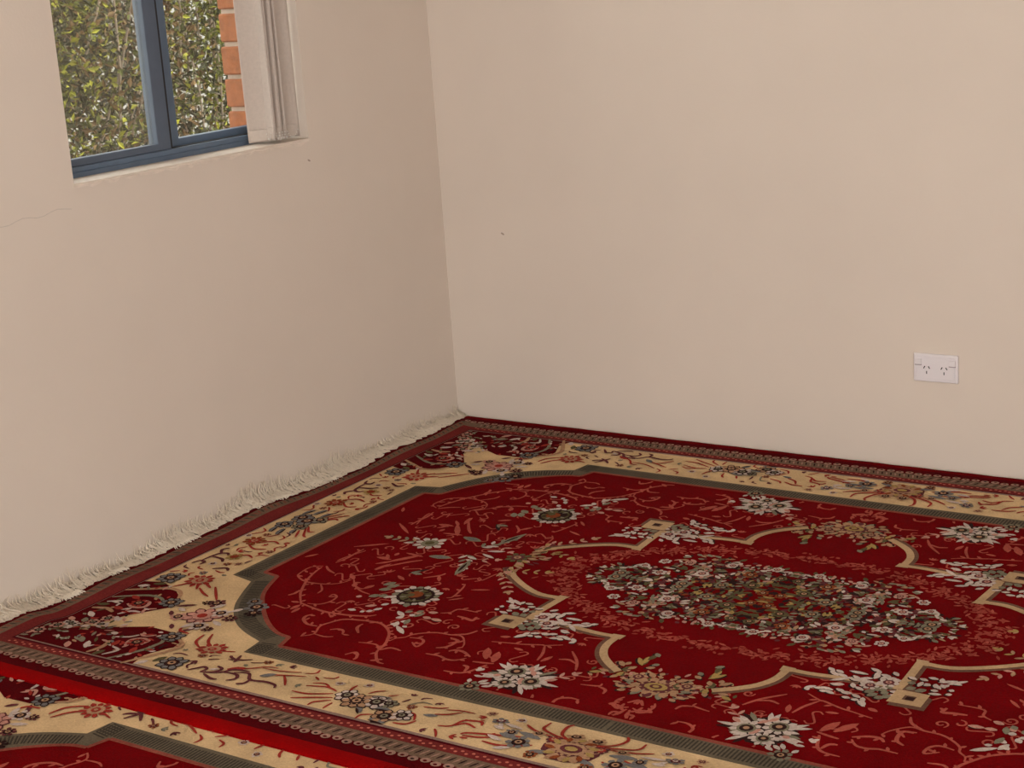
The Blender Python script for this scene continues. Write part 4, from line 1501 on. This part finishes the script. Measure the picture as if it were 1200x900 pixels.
# ------------------------------------------------------------------ shrubs outside the window
def leaf_mat(name, c, var):
    m = mat(name, c, 0.6, var=var, scale=14, spec=0.08)
    return m


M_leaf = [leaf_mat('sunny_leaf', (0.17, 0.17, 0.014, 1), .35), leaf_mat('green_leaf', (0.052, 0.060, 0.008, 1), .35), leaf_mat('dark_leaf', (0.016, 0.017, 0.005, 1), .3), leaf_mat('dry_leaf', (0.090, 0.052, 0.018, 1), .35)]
M_bark = mat('grey_bark', (0.20, 0.15, 0.11, 1), 0.9, var=.3, scale=30, bump=.5, bscale=60)


def shrub(label, cx, cy, rx, ry, h, count, wts, seed):
    r = random.Random(seed)
    root = empty('shrub', (cx, cy, -0.35))
    tag(root, label, 'shrub', 'shrubs outside the window')
    bm = bmesh.new()
    tips = []
    for i in range(16):
        p = Vector((r.uniform(-.12, .12), r.uniform(-.12, .12), 0))
        d = Vector((r.uniform(-.5, .5) * rx, r.uniform(-.5, .5) * ry, h * .5)).normalized()
        rad = r.uniform(.010, .022)
        prev = None
        for s in range(7):
            ring = []
            for k in range(5):
                t = 2 * math.pi * k / 5
                ring.append(bm.verts.new(p + Vector((math.cos(t) * rad, math.sin(t) * rad, 0))))
            if prev:
                for k in range(5):
                    bm.faces.new((prev[k], prev[(k + 1) % 5], ring[(k + 1) % 5], ring[k]))
            prev = ring
            tips.append(p.copy())
            p = p + d * h / 7.0
            d = (d + Vector((r.gauss(0, .16) - .25 * p.x, r.gauss(0, .16) - .25 * p.y, r.gauss(0, .1)))).normalized()
            rad *= .84
    bm_obj('branches', bm, M_bark, root, smooth=True)
    vs, fs, ms = [], [], []
    clumps = []
    for i in range(70):
        t = r.uniform(0, 6.283); q = math.sqrt(r.random()); z = r.random() ** .8
        wdt = .75 + .35 * math.sin(math.pi * min(1, z * 1.1))
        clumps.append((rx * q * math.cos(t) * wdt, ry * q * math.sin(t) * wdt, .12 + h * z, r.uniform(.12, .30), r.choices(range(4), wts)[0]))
    for i in range(count):
        x, y, z, s, m = r.choice(clumps)
        c = Vector((x + r.gauss(0, s), y + r.gauss(0, s), max(.03, z + r.gauss(0, s))))
        c.x, c.y = max(-rx, min(rx, c.x * .95)) * r.uniform(.96, 1), max(-ry, min(ry, c.y * .95)) * r.uniform(.96, 1)
        L, wd = r.uniform(.024, .048), r.uniform(.012, .024)
        n = Vector((r.gauss(0, 1), r.gauss(0, 1), r.gauss(.5, 1))).normalized()
        t1 = n.orthogonal().normalized()
        t1 = Matrix.Rotation(r.uniform(0, 6.283), 3, n) @ t1
        t2 = n.cross(t1)
        b = len(vs)
        vs += [tuple(c - t1 * L * .5), tuple(c + t2 * wd * .5 + n * .003), tuple(c + t1 * L * .5 - n * .004), tuple(c - t2 * wd * .5 + n * .003)]
        fs += [(b, b + 1, b + 2), (b, b + 2, b + 3)]
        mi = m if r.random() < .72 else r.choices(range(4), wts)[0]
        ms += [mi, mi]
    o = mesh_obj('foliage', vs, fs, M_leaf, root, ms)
    tag(o, 'small green and dry leaves', kind='stuff')
    return root


shrub('green and brown leafy shrub seen through the left window pane', -2.45, 0.38, .72, .70, 2.1, 26000, (2, 4, 4, 3), 31)
shrub('sunny yellow-green shrub seen through the right window pane', -2.75, 1.90, .75, .70, 2.2, 24000, (3, 4, 4, 4), 32)
shrub('low bright green bush beside the brick jamb outside', -4.1, 3.85, .6, .6, 1.3, 6000, (5, 3, 1, 1), 33)
shrub('dim leafy shrub further back at the left of the window view', -4.55, 2.1, .85, .85, 2.3, 18000, (2, 4, 4, 2), 34)
